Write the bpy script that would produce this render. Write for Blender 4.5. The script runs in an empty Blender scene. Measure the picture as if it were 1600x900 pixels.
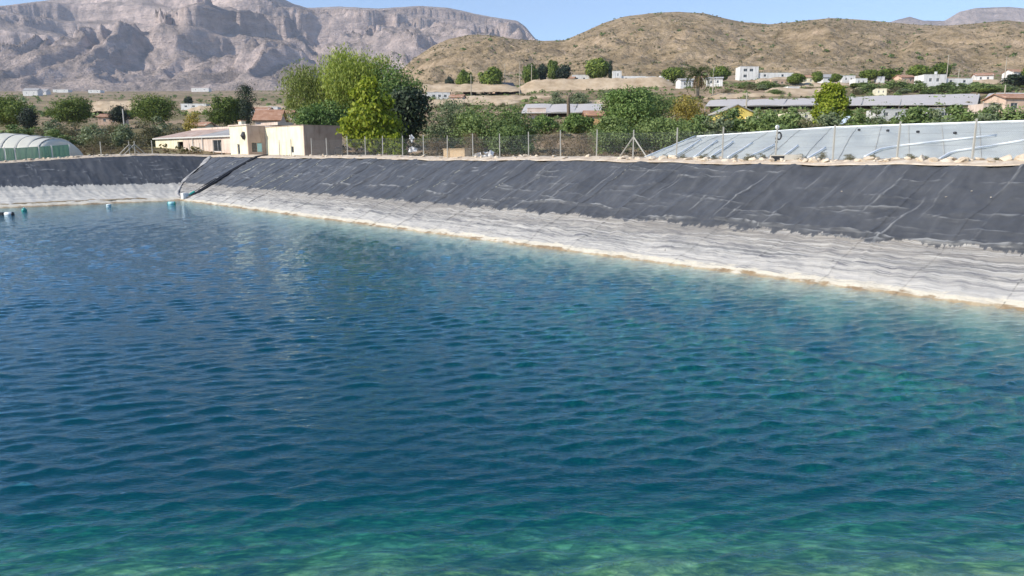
import bpy, math, random
import numpy as np
from mathutils import Vector, Matrix

# ------------------------------------------------------------------ camera, sky, sun, exposure
scene = bpy.context.scene
col = scene.collection
CAM_Z, PITCH, FPX = 5.6, math.radians(10.4), 1155.0
cam_d = bpy.data.cameras.new('camera')
cam_d.sensor_width = 36.0
cam_d.lens = 36.0 * FPX / 1600.0
cam_d.clip_start, cam_d.clip_end = 0.1, 30000.0
cam = bpy.data.objects.new('camera', cam_d)
col.objects.link(cam)
cam.location = (0, 0, CAM_Z)
cam.rotation_euler = (math.pi / 2 - PITCH, 0, 0)
scene.camera = cam

SUN_AZ, SUN_EL = math.radians(-118), math.radians(34)      # azimuth from +Y, clockwise
SUN = Vector((math.sin(SUN_AZ) * math.cos(SUN_EL), math.cos(SUN_AZ) * math.cos(SUN_EL), math.sin(SUN_EL)))
world = bpy.data.worlds.new('World')
scene.world = world
world.use_nodes = True
wn = world.node_tree
sky = wn.nodes.new('ShaderNodeTexSky')
sky.sky_type = 'NISHITA'
sky.sun_disc = False
sky.sun_elevation = SUN_EL
sky.sun_rotation = SUN_AZ
sky.altitude = 300
sky.air_density, sky.dust_density, sky.ozone_density = 0.85, 0.0, 3.5
wn.nodes['Background'].inputs[1].default_value = 0.15
wn.links.new(sky.outputs[0], wn.nodes['Background'].inputs[0])
sun_d = bpy.data.lights.new('sun', 'SUN')
sun_d.energy = 4.2
sun_d.angle = math.radians(0.5)
sun_d.color = (1.0, 0.93, 0.82)
sun_o = bpy.data.objects.new('sun', sun_d)
col.objects.link(sun_o)
sun_o.rotation_euler = SUN.to_track_quat('Z', 'Y').to_euler()
scene.view_settings.view_transform = 'Standard'
scene.view_settings.look = 'None'
scene.view_settings.exposure = 0.5
scene.view_settings.gamma = 1.0
scene.cycles.use_denoising = True
scene.cycles.max_bounces = 5
scene.cycles.transparent_max_bounces = 16
scene.cycles.volume_bounces = 0
scene.cycles.caustics_reflective = False
scene.cycles.caustics_refractive = False

# ------------------------------------------------------------------ maths helpers
rng = np.random.default_rng(11)
random.seed(11)
NX, NY = 0.7322, 0.6811            # unit vector across the far bank, away from the camera
UX, UY = -0.6811, 0.7322           # unit vector along the far bank, away from the camera


def ray(px, py):
    yu = 450.0 - py
    return (px - 800.0, FPX * math.cos(PITCH) + yu * math.sin(PITCH), yu * math.cos(PITCH) - FPX * math.sin(PITCH))


def at(px, py, Y):
    """the place in the world at depth Y"""
    d = ray(px, py)
    t = Y / d[1]
    return Vector((d[0] * t, Y, CAM_Z + d[2] * t))


def on_water(px, py):
    d = ray(px, py)
    t = -CAM_Z / d[2]
    return Vector((d[0] * t, d[1] * t, 0))


def nu(n, u, z=0.0):
    return Vector((n * NX + u * UX, n * NY + u * UY, z))


def smooth(a, b, x):
    t = np.clip((x - a) / (b - a), 0, 1)
    return t * t * (3 - 2 * t)


def _hash(ix, iy, seed):
    h = (ix.astype(np.int64) * 374761393 + iy.astype(np.int64) * 668265263 + seed * 1442695041) & 0x7fffffff
    h = ((h ^ (h >> 13)) * 1274126177) & 0x7fffffff
    return (h ^ (h >> 16)) & 0xffff


def perlin(x, y, seed=0):
    x = np.asarray(x, float); y = np.asarray(y, float)
    ix, iy = np.floor(x), np.floor(y)
    fx, fy = x - ix, y - iy
    def g(ox, oy):
        a = _hash(ix + ox, iy + oy, seed) * (2 * np.pi / 65536.0)
        return np.cos(a) * (fx - ox) + np.sin(a) * (fy - oy)
    sx = fx * fx * fx * (fx * (fx * 6 - 15) + 10)
    sy = fy * fy * fy * (fy * (fy * 6 - 15) + 10)
    a = g(0, 0) * (1 - sx) + g(1, 0) * sx
    b = g(0, 1) * (1 - sx) + g(1, 1) * sx
    return (a * (1 - sy) + b * sy) * 1.5


def fbm(x, y, oct=5, seed=0, gain=0.5):
    s, a = 0, 1.0
    for k in range(oct):
        s = s + a * perlin(x * 2 ** k, y * 2 ** k, seed + 17 * k)
        a *= gain
    return s


def ridged(x, y, oct=5, seed=0, gain=0.5):
    s, a, w = 0, 1.0, 1.0
    for k in range(oct):
        r = 1 - np.abs(perlin(x * 2 ** k, y * 2 ** k, seed + 31 * k))
        r = r * r * w
        w = np.clip(r * 1.6, 0, 1)
        s = s + a * r
        a *= gain
    return s


# ------------------------------------------------------------------ mesh helpers
def tag(o, label=None, cat=None, group=None, kind=None):
    if label: o['label'] = label
    if cat: o['category'] = cat
    if group: o['group'] = group
    if kind: o['kind'] = kind
    return o


def link(name, me, m=None, parent=None):
    o = bpy.data.objects.new(name, me)
    col.objects.link(o)
    if m is not None and me is not None and len(me.materials) == 0:
        me.materials.append(m)
    if parent is not None:
        o.parent = parent
    return o


def mesh_np(name, v, f, sm=True):
    """mesh from numpy arrays; f is (M,3) or (M,4)"""
    v = np.asarray(v, np.float32); f = np.asarray(f, np.int32)
    me = bpy.data.meshes.new(name)
    me.vertices.add(len(v))
    me.vertices.foreach_set('co', v.ravel())
    k = f.shape[1]
    me.loops.add(f.size)
    me.loops.foreach_set('vertex_index', f.ravel())
    me.polygons.add(len(f))
    me.polygons.foreach_set('loop_start', np.arange(0, f.size, k, dtype=np.int32))
    me.polygons.foreach_set('loop_total', np.full(len(f), k, np.int32))
    me.update(calc_edges=True)
    if sm:
        me.polygons.foreach_set('use_smooth', np.ones(len(f), bool))
    return me


def grid_faces(r, c):
    i = np.arange(r * c).reshape(r, c)
    return np.stack([i[:-1, :-1], i[:-1, 1:], i[1:, 1:], i[1:, :-1]], -1).reshape(-1, 4)


def grid_obj(name, P, m, parent=None, uv=None, keep=None):
    r, c = P.shape[:2]
    f = grid_faces(r, c)
    v = P.reshape(-1, 3)
    if keep is not None:
        k = keep.reshape(-1)
        f = f[k[f].all(1)]
        used = np.zeros(len(v), bool); used[f.ravel()] = True
        idx = np.cumsum(used) - 1
        v = v[used]; f = idx[f]
        if uv is not None: uv = uv.reshape(-1, 2)[used]
    me = mesh_np(name, v, f)
    if uv is not None:
        l = me.uv_layers.new(name='metres')
        l.data.foreach_set('uv', np.asarray(uv, np.float32).reshape(-1, 2)[f.ravel()].ravel())
    return link(name, me, m, parent)


def empty(name, loc=(0, 0, 0), rz=0.0):
    o = bpy.data.objects.new(name, None)
    col.objects.link(o)
    o.location = loc
    o.rotation_euler = (0, 0, rz)
    return o


class MB:
    """collects boxes, tubes and sheets; build() links them as one mesh object"""
    def __init__(s):
        s.v, s.f = [], []

    def add(s, v, f):
        o = len(s.v)
        s.v += [tuple(p) for p in v]
        s.f += [tuple(i + o for i in q) for q in f]
        return s

    def box(s, x0, x1, y0, y1, z0, z1):
        v = [(x0, y0, z0), (x1, y0, z0), (x1, y1, z0), (x0, y1, z0), (x0, y0, z1), (x1, y0, z1), (x1, y1, z1), (x0, y1, z1)]
        return s.add(v, [(3, 2, 1, 0), (4, 5, 6, 7), (0, 1, 5, 4), (1, 2, 6, 5), (2, 3, 7, 6), (3, 0, 4, 7)])

    def hexa(s, b, t):
        return s.add(list(b) + list(t), [(3, 2, 1, 0), (4, 5, 6, 7), (0, 1, 5, 4), (1, 2, 6, 5), (2, 3, 7, 6), (3, 0, 4, 7)])

    def tube(s, pts, rad, k=6):
        pts = [Vector(p) for p in pts]
        if not hasattr(rad, '__len__'): rad = [rad] * len(pts)
        v, f = [], []
        for i, p in enumerate(pts):
            d = (pts[min(i + 1, len(pts) - 1)] - pts[max(i - 1, 0)]).normalized()
            a = d.orthogonal().normalized() if abs(d.z) > 0.95 else d.cross(Vector((0, 0, 1))).normalized()
            b = d.cross(a)
            for j in range(k):
                t = 2 * math.pi * j / k
                v.append(p + (a * math.cos(t) + b * math.sin(t)) * rad[i])
        for i in range(len(pts) - 1):
            for j in range(k):
                f.append((i * k + j, i * k + (j + 1) % k, (i + 1) * k + (j + 1) % k, (i + 1) * k + j))
        f.append(tuple(range(k - 1, -1, -1)))
        f.append(tuple((len(pts) - 1) * k + j for j in range(k)))
        return s.add(v, f)

    def lathe(s, prof, k=12, c=(0, 0, 0)):
        v, f = [], []
        for r, z in prof:
            for j in range(k):
                t = 2 * math.pi * j / k
                v.append((c[0] + r * math.cos(t), c[1] + r * math.sin(t), c[2] + z))
        for i in range(len(prof) - 1):
            for j in range(k):
                f.append((i * k + j, i * k + (j + 1) % k, (i + 1) * k + (j + 1) % k, (i + 1) * k + j))
        f.append(tuple(range(k - 1, -1, -1)))
        f.append(tuple((len(prof) - 1) * k + j for j in range(k)))
        return s.add(v, f)

    def sheet(s, P, thick):
        """P rows x cols of points, given a thickness downwards along the mean normal"""
        P = np.asarray(P, float)
        r, c = P.shape[:2]
        nrm = np.cross(P[0, -1] - P[0, 0], P[-1, 0] - P[0, 0]); nrm /= np.linalg.norm(nrm)
        Q = P - nrm * thick
        f = [tuple(q) for q in grid_faces(r, c)]
        n = r * c
        f2 = [tuple(n + i for i in q[::-1]) for q in f]
        i = np.arange(n).reshape(r, c)
        ring = list(i[0, :]) + list(i[1:, -1]) + list(i[-1, -2::-1]) + list(i[-2:0:-1, 0])
        f3 = [(int(b), int(a), int(a + n), int(b + n)) for a, b in zip(ring, ring[1:] + ring[:1])]
        return s.add(list(P.reshape(-1, 3)) + list(Q.reshape(-1, 3)), f + f2 + f3)

    def mesh(s, name, smoothed=False):
        me = bpy.data.meshes.new(name)
        me.from_pydata(s.v, [], s.f)
        me.update()
        if smoothed:
            me.polygons.foreach_set('use_smooth', np.ones(len(me.polygons), bool))
        return me

    def build(s, name, m, parent=None, smoothed=False):
        return link(name, s.mesh(name, smoothed), m, parent)


# ------------------------------------------------------------------ material helpers
def new_mat(name):
    m = bpy.data.materials.new(name)
    m.use_nodes = True
    nt = m.node_tree
    nt.nodes.clear()
    out = nt.nodes.new('ShaderNodeOutputMaterial')
    return m, nt, out


def nd(nt, typ, ins=None, **props):
    n = nt.nodes.new('ShaderNode' + typ)
    for k, v in props.items():
        setattr(n, k, v)
    for k, v in (ins or {}).items():
        if isinstance(v, bpy.types.NodeSocket):
            nt.links.new(v, n.inputs[k])
        else:
            n.inputs[k].default_value = v
    return n


def rgba(c):
    return (c[0], c[1], c[2], 1.0)


def ramp(nt, fac, stops, interp='LINEAR'):
    r = nt.nodes.new('ShaderNodeValToRGB')
    nt.links.new(fac, r.inputs[0])
    e = r.color_ramp.elements
    r.color_ramp.interpolation = interp
    while len(e) < len(stops): e.new(0.5)
    for i, (p, c) in enumerate(stops):
        e[i].position = p
        e[i].color = rgba(c) if hasattr(c, '__len__') else (c, c, c, 1)
    return r.outputs[0]


def math_n(nt, op, a, b=0.0, c=None, clamp=False):
    n = nt.nodes.new('ShaderNodeMath')
    n.operation = op
    n.use_clamp = clamp
    for i, v in enumerate((a, b, c)):
        if v is None: continue
        if isinstance(v, bpy.types.NodeSocket): nt.links.new(v, n.inputs[i])
        else: n.inputs[i].default_value = v
    return n.outputs[0]


def mix_c(nt, fac, a, b, blend='MIX'):
    n = nt.nodes.new('ShaderNodeMix')
    n.data_type = 'RGBA'
    n.blend_type = blend
    for i, v in ((0, fac), (6, a), (7, b)):
        if isinstance(v, bpy.types.NodeSocket): nt.links.new(v, n.inputs[i])
        elif i == 0: n.inputs[0].default_value = v
        else: n.inputs[i].default_value = rgba(v)
    return n.outputs[2]


def noise(nt, vec, scale, detail=4.0, rough=0.55, dist=0.0, out='Fac'):
    n = nd(nt, 'TexNoise', {'Scale': scale, 'Detail': detail, 'Roughness': rough, 'Distortion': dist})
    if vec is not None: nt.links.new(vec, n.inputs['Vector'])
    return n.outputs[out]


def mapping(nt, vec, scale=(1, 1, 1), rot=(0, 0, 0)):
    n = nd(nt, 'Mapping', {'Vector': vec, 'Scale': scale, 'Rotation': rot})
    return n.outputs[0]


def surf(name, stops, scale=2.0, rough=0.85, bump=0.3, bscale=None, coord='Position', spec=0.3, detail=5.0, bdist=0.02, metal=0.0, streak=0.0):
    """a rough surface whose colour wanders along a ramp, with fine relief"""
    m, nt, out = new_mat(name)
    if coord == 'Position': vec = nd(nt, 'NewGeometry').outputs['Position']
    else: vec = nd(nt, 'TexCoord').outputs['Object']
    f = noise(nt, vec, scale, detail, 0.6)
    c = ramp(nt, f, [(0.28 + 0.44 * i / max(1, len(stops) - 1), s) for i, s in enumerate(stops)])
    if streak:
        run = noise(nt, mapping(nt, vec, (1.6, 1.6, 0.22)), 1.0, 4.0, 0.65)
        c = mix_c(nt, ramp(nt, run, [(0.5, 0.0), (0.72, streak)]), c, tuple(x * 0.45 for x in stops[0]))
    b = nd(nt, 'BsdfPrincipled', {'Base Color': c, 'Roughness': rough, 'Specular IOR Level': spec, 'Metallic': metal})
    if bump:
        h = noise(nt, vec, bscale or scale * 6, 4.0)
        bm = nd(nt, 'Bump', {'Strength': bump, 'Distance': bdist, 'Height': h})
        nt.links.new(bm.outputs[0], b.inputs['Normal'])
    nt.links.new(b.outputs[0], out.inputs[0])
    return m


def leaf_mat(name, cols, trans=0.3, rough=0.55):
    m, nt, out = new_mat(name)
    g = nd(nt, 'NewGeometry')
    oi = nd(nt, 'ObjectInfo')
    r = math_n(nt, 'ADD', g.outputs['Random Per Island'], math_n(nt, 'MULTIPLY', math_n(nt, 'SUBTRACT', oi.outputs['Random'], 0.5), 0.35), clamp=True)
    c = ramp(nt, r, [(i / max(1, len(cols) - 1), s) for i, s in enumerate(cols)])
    b = nd(nt, 'BsdfPrincipled', {'Base Color': c, 'Roughness': rough, 'Specular IOR Level': 0.25})
    t = nd(nt, 'BsdfTranslucent', {'Color': mix_c(nt, 1.0, c, (1.0, 1.0, 0.55), 'MULTIPLY')})
    mx = nd(nt, 'MixShader', {'Fac': trans, 1: b.outputs[0], 2: t.outputs[0]})
    nt.links.new(mx.outputs[0], out.inputs[0])
    return m


def flat_mat(name, c, rough=0.7, spec=0.3, metal=0.0):
    m, nt, out = new_mat(name)
    vec = nd(nt, 'TexCoord').outputs['Object']
    f = noise(nt, vec, 3.0, 4.0)
    cc = mix_c(nt, f, tuple(x * 0.82 for x in c), tuple(min(1, x * 1.12) for x in c))
    b = nd(nt, 'BsdfPrincipled', {'Base Color': cc, 'Roughness': rough, 'Specular IOR Level': spec, 'Metallic': metal})
    nt.links.new(b.outputs[0], out.inputs[0])
    return m

# ------------------------------------------------------------------ terrain shape
YT = np.array([20, 42, 60, 100, 150, 200, 250, 350, 450, 700, 1200, 2200, 4000.])
PXT = np.array([-900, 0, 230, 420, 640, 760, 900, 1200, 1600, 2600.])
def _z(row):     # first four are heights, the rest picture rows turned into heights
    o = list(row[:4])
    for y, Y in zip(row[4:], YT[4:]):
        o.append(CAM_Z + (238 - y) / 1174.0 * Y)
    return o
ZT = np.array([
    _z([4.1, 4.2, 4.2, 4.3, 226, 207, 194, 181, 173, 163, 154, 148, 190]),
    _z([4.1, 4.2, 4.2, 4.3, 226, 207, 194, 181, 173, 163, 154, 148, 190]),
    _z([4.1, 4.6, 4.7, 4.8, 226, 207, 194, 180, 172, 162, 154, 148, 190]),
    _z([4.1, 4.8, 4.8, 4.9, 224, 203, 190, 177, 170, 160, 152, 147, 190]),
    _z([4.1, 5.0, 4.9, 5.1, 218, 192, 176, 155, 145, 140, 138, 137, 190]),
    _z([4.1, 5.1, 4.9, 5.4, 206, 183, 168, 147, 137, 132, 132, 132, 190]),
    _z([4.1, 5.1, 4.9, 5.6, 196, 174, 158, 139, 127, 119, 122, 132, 190]),
    _z([4.1, 5.1, 4.7, 5.8, 192, 168, 152, 132, 121, 116, 120, 132, 190]),
    _z([4.1, 5.1, 4.7, 6.2, 188, 164, 149, 131, 121, 116, 120, 132, 190]),
    _z([4.1, 5.1, 4.7, 6.2, 188, 164, 149, 131, 121, 116, 120, 132, 190]),
])


def ground_z(X, Y, bumps=True):
    X = np.asarray(X, float); Y = np.asarray(Y, float)
    Yc = np.maximum(Y, 1.0)
    R = np.hypot(X, Y)
    side = Y < 0.35 * R
    px = np.clip(800 + 1174 * X / np.maximum(Yc, 0.2 * R), PXT[0], PXT[-1])
    D = np.clip(np.where(side, R * 0.6, Yc), YT[0], YT[-1])
    i = np.clip(np.searchsorted(PXT, px) - 1, 0, len(PXT) - 2)
    j = np.clip(np.searchsorted(YT, D) - 1, 0, len(YT) - 2)
    a = (px - PXT[i]) / (PXT[i + 1] - PXT[i]); a = a * a * (3 - 2 * a)
    b = np.log(D / YT[j]) / np.log(YT[j + 1] / YT[j])
    z = (ZT[i, j] * (1 - a) + ZT[i + 1, j] * a) * (1 - b) + (ZT[i, j + 1] * (1 - a) + ZT[i + 1, j + 1] * a) * b
    z = np.where(Y < 0, 4.1 + np.clip(z - 4.1, 0, None) * smooth(-300, 0, Y), z)
    if bumps:
        z = z + fbm(X / 9.0, Y / 9.0, 4, 5) * 0.12 * smooth(46, 80, D) + fbm(X / 60., Y / 60., 3, 8) * 0.9 * smooth(110, 260, D)
    return z


def gz(X, Y):
    return float(ground_z(np.array([X]), np.array([Y]))[0])


def on_ground(px, Y, dz=0.0):
    X = (px - 800) / 1174.0 * Y
    return Vector((X, Y, gz(X, Y) + dz))


# ------------------------------------------------------------------ materials of the setting
def ground_material():
    m, nt, out = new_mat('dry_ground')
    p = nd(nt, 'NewGeometry').outputs['Position']
    big = noise(nt, p, 0.02, 5.0, 0.6)
    mid = noise(nt, p, 0.16, 6.0, 0.65)
    fine = noise(nt, p, 1.6, 5.0, 0.7)
    earth = ramp(nt, mid, [(0.3, (0.24, 0.165, 0.10)), (0.5, (0.36, 0.26, 0.17)), (0.7, (0.46, 0.35, 0.24))])
    grass = ramp(nt, fine, [(0.3, (0.10, 0.095, 0.045)), (0.55, (0.20, 0.17, 0.085)), (0.75, (0.31, 0.25, 0.13))])
    c = mix_c(nt, ramp(nt, math_n(nt, 'ADD', big, math_n(nt, 'MULTIPLY', math_n(nt, 'SUBTRACT', mid, 0.5), 0.9)), [(0.45, 0.0), (0.58, 1.0)]), earth, grass)
    bm = nd(nt, 'Bump', {'Strength': 0.6, 'Distance': 0.15, 'Height': fine})
    b = nd(nt, 'BsdfPrincipled', {'Base Color': c, 'Roughness': 0.95, 'Specular IOR Level': 0.1, 'Normal': bm.outputs[0]})
    nt.links.new(b.outputs[0], out.inputs[0])
    return m


def mountain_material(name, scrub, rock, pale, sc=1.0, rockslope=(0.80, 0.62)):
    m, nt, out = new_mat(name)
    g = nd(nt, 'NewGeometry')
    p = g.outputs['Position']
    nz_ = nd(nt, 'SeparateXYZ', {0: g.outputs['Normal']}).outputs['Z']
    n1 = noise(nt, p, 0.004 * sc, 6.0, 0.65)
    n2 = noise(nt, p, 0.02 * sc, 6.0, 0.7)
    n3 = noise(nt, mapping(nt, p, (0.3, 0.3, 1.6)), 0.012 * sc, 5.0, 0.65)
    slope = math_n(nt, 'ADD', nz_, math_n(nt, 'MULTIPLY', math_n(nt, 'SUBTRACT', n2, 0.5), 0.35))
    rk = mix_c(nt, ramp(nt, n3, [(0.35, 0.0), (0.65, 1.0)]), rock, pale)
    rk = mix_c(nt, ramp(nt, n2, [(0.4, 0.0), (0.7, 1.0)]), rk, tuple(x * 0.7 for x in rock))
    sb = mix_c(nt, ramp(nt, n2, [(0.36, 0.0), (0.62, 1.0)]), scrub, tuple(min(1, a * 0.45 + b * 0.55) for a, b in zip(scrub, pale)))
    sb = mix_c(nt, ramp(nt, n1, [(0.4, 0.0), (0.62, 0.6)]), sb, tuple(x * 0.62 for x in scrub))
    c = mix_c(nt, ramp(nt, slope, [(rockslope[1], 1.0), (rockslope[0], 0.0)]), sb, rk)
    if sc > 1:
        n5 = noise(nt, p, 0.13, 4.0, 0.7)
        n6 = noise(nt, p, 0.012, 4.0, 0.6)
        c = mix_c(nt, math_n(nt, 'MULTIPLY', ramp(nt, n5, [(0.55, 0.0), (0.66, 1.0)]), ramp(nt, n6, [(0.4, 0.15), (0.6, 0.8)])), c, pale)
        c = mix_c(nt, ramp(nt, n5, [(0.34, 0.75), (0.45, 0.0)]), c, tuple(x * 0.5 for x in scrub))
    n4 = noise(nt, mapping(nt, p, (0.35, 0.35, 2.4)), 0.018 * sc, 6.0, 0.7)
    bm = nd(nt, 'Bump', {'Strength': 1.0, 'Distance': 26.0 / sc, 'Height': math_n(nt, 'ADD', n2, math_n(nt, 'MULTIPLY', n4, 1.1))})
    b = nd(nt, 'BsdfPrincipled', {'Base Color': c, 'Roughness': 0.95, 'Specular IOR Level': 0.05, 'Normal': bm.outputs[0]})
    nt.links.new(b.outputs[0], out.inputs[0])
    return m


def liner_material():
    """dark plastic liner; chalky mineral crust left by the water below about two metres"""
    m, nt, out = new_mat('pond_liner')
    g = nd(nt, 'NewGeometry')
    z = nd(nt, 'SeparateXYZ', {0: g.outputs['Position']}).outputs['Z']
    uv = nd(nt, 'UVMap').outputs[0]
    along = mapping(nt, uv, (0.16, 2.2, 1))
    n_edge = noise(nt, mapping(nt, uv, (0.55, 0.35, 1)), 1.3, 6.0, 0.7)
    n_streak = noise(nt, along, 1.0, 5.0, 0.68, 0.6)
    n_streak2 = noise(nt, mapping(nt, uv, (0.5, 4.5, 1)), 1.0, 5.0, 0.7, 0.3)
    n_down = noise(nt, mapping(nt, uv, (1.6, 0.16, 1)), 1.0, 5.0, 0.6)
    n_dust = noise(nt, uv, 0.35, 5.0, 0.65)
    n_fine = noise(nt, uv, 9.0, 4.0, 0.6)
    dark = ramp(nt, n_dust, [(0.3, (0.052, 0.054, 0.058)), (0.7, (0.092, 0.094, 0.098))])
    dark = mix_c(nt, ramp(nt, n_down, [(0.5, 0.0), (0.78, 0.32)]), dark, (0.17, 0.17, 0.17))
    n_spike = noise(nt, mapping(nt, uv, (2.6, 0.22, 1)), 1.0, 5.0, 0.7)
    zj = math_n(nt, 'SUBTRACT', z, math_n(nt, 'ADD', math_n(nt, 'MULTIPLY', math_n(nt, 'SUBTRACT', n_edge, 0.5), 0.9), math_n(nt, 'MULTIPLY', math_n(nt, 'SUBTRACT', n_spike, 0.5), 0.8)))
    crust_m = ramp(nt, zj, [(0.0, 1.0), (1.0, 0.0)])      # replaced below by a sharp map
    mr = nd(nt, 'MapRange', {'Value': zj, 1: 1.74, 2: 1.79, 3: 1.0, 4: 0.0}, clamp=True)
    crust_m = mr.outputs[0]
    crust = ramp(nt, n_streak, [(0.34, (0.13, 0.13, 0.13)), (0.44, (0.24, 0.235, 0.225)), (0.54, (0.36, 0.34, 0.31)), (0.68, (0.48, 0.455, 0.415))])
    attr = nd(nt, 'Attribute', attribute_name='crease').outputs['Fac']
    dark = mix_c(nt, ramp(nt, attr, [(0.12, 0.0), (0.7, 0.9)]), dark, (0.29, 0.29, 0.285))
    n_line = noise(nt, mapping(nt, uv, (0.07, 9.0, 1)), 1.0, 4.0, 0.6, 0.25)
    crust = mix_c(nt, ramp(nt, n_streak2, [(0.50, 0.0), (0.62, 0.9)]), crust, (0.13, 0.13, 0.145))
    tan = mix_c(nt, nd(nt, 'MapRange', {'Value': z, 1: 0.9, 2: 1.7, 3: 0.0, 4: 0.78}, clamp=True).outputs[0], crust, (0.245, 0.22, 0.19))
    w2 = nd(nt, 'MapRange', {'Value': math_n(nt, 'ADD', z, math_n(nt, 'MULTIPLY', math_n(nt, 'SUBTRACT', n_streak2, 0.5), 0.9)), 1: 0.55, 2: 0.9, 3: 0.6, 4: 0.0}, clamp=True).outputs[0]
    tan = mix_c(nt, w2, tan, (0.50, 0.475, 0.435))
    tan = mix_c(nt, ramp(nt, n_line, [(0.56, 0.0), (0.60, 0.75), (0.64, 0.0)]), tan, (0.14, 0.14, 0.14))
    tan = mix_c(nt, ramp(nt, n_line, [(0.38, 0.0), (0.42, 0.8), (0.46, 0.0)]), tan, (0.54, 0.52, 0.48))
    speck = noise(nt, mapping(nt, uv, (4.0, 7.0, 1)), 1.0, 3.0, 0.7)
    tan = mix_c(nt, ramp(nt, speck, [(0.64, 0.0), (0.70, 0.7)]), tan, (0.12, 0.115, 0.11))
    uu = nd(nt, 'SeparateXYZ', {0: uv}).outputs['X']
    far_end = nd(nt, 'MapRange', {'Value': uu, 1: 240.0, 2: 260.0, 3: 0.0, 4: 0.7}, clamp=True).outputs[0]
    tan = mix_c(nt, far_end, tan, mix_c(nt, n_streak, (0.42, 0.40, 0.36), (0.74, 0.70, 0.62)))  # left bank: thicker chalk, its colour whitened to make up for weak sun
    lowj = math_n(nt, 'ADD', z, math_n(nt, 'ADD', math_n(nt, 'MULTIPLY', math_n(nt, 'SUBTRACT', n_streak2, 0.5), 0.45), math_n(nt, 'MULTIPLY', math_n(nt, 'SUBTRACT', n_edge, 0.5), 0.35)))
    cream_m = nd(nt, 'MapRange', {'Value': lowj, 1: 0.22, 2: 0.29, 3: 1.0, 4: 0.0}, clamp=True).outputs[0]
    tan = mix_c(nt, cream_m, tan, mix_c(nt, n_fine, (0.48, 0.43, 0.34), (0.68, 0.63, 0.52)))
    wet_m = nd(nt, 'MapRange', {'Value': lowj, 1: 0.06, 2: 0.12, 3: 1.0, 4: 0.0}, clamp=True).outputs[0]
    tan = mix_c(nt, wet_m, tan, mix_c(nt, ramp(nt, n_edge, [(0.4, 0.0), (0.6, 1.0)]), (0.27, 0.19, 0.11), (0.44, 0.36, 0.24)))
    uw = nd(nt, 'MapRange', {'Value': zj, 1: -0.9, 2: -0.1, 3: 1.0, 4: 0.0}, clamp=True).outputs[0]
    tan = mix_c(nt, uw, tan, mix_c(nt, ramp(nt, n_edge, [(0.42, 0.0), (0.6, 1.0)]), (0.05, 0.055, 0.045), (0.27, 0.25, 0.16)))
    c = mix_c(nt, crust_m, dark, tan)
    rough = ramp(nt, crust_m, [(0.0, 0.46), (1.0, 0.95)])
    bmh = math_n(nt, 'ADD', n_streak2, math_n(nt, 'MULTIPLY', n_fine, 0.4))
    bm = nd(nt, 'Bump', {'Strength': math_n(nt, 'MULTIPLY_ADD', crust_m, 0.5, 0.12), 'Distance': 0.06, 'Height': bmh})
    b = nd(nt, 'BsdfPrincipled', {'Base Color': c, 'Roughness': rough, 'Specular IOR Level': 0.42, 'Normal': bm.outputs[0]})
    nt.links.new(b.outputs[0], out.inputs[0])
    return m


def bed_material():
    m, nt, out = new_mat('reservoir_bed')
    p = nd(nt, 'NewGeometry').outputs['Position']
    n1 = noise(nt, p, 0.5, 6.0, 0.65)
    n2 = noise(nt, p, 2.6, 6.0, 0.7)
    c = ramp(nt, math_n(nt, 'ADD', math_n(nt, 'MULTIPLY', n1, 0.45), math_n(nt, 'MULTIPLY', n2, 0.55)),
             [(0.36, (0.03, 0.033, 0.024)), (0.43, (0.11, 0.14, 0.045)), (0.51, (0.34, 0.40, 0.11)), (0.60, (0.72, 0.74, 0.28))])
    vo = nd(nt, 'TexVoronoi', {'Vector': p, 'Scale': 2.6, 'Randomness': 1.0})
    st = nd(nt, 'SeparateColor', {0: vo.outputs['Color']}).outputs[0]
    c = mix_c(nt, ramp(nt, vo.outputs['Distance'], [(0.34, 0.0), (0.60, 0.45)]), c, (0.05, 0.055, 0.03))
    c = mix_c(nt, ramp(nt, st, [(0.25, 0.5), (0.5, 0.0)]), c, (0.09, 0.10, 0.05))
    bm = nd(nt, 'Bump', {'Strength': 0.8, 'Distance': 0.1, 'Height': n2})
    b = nd(nt, 'BsdfPrincipled', {'Base Color': c, 'Roughness': 0.95, 'Specular IOR Level': 0.1, 'Normal': bm.outputs[0]})
    nt.links.new(b.outputs[0], out.inputs[0])
    return m


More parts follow.
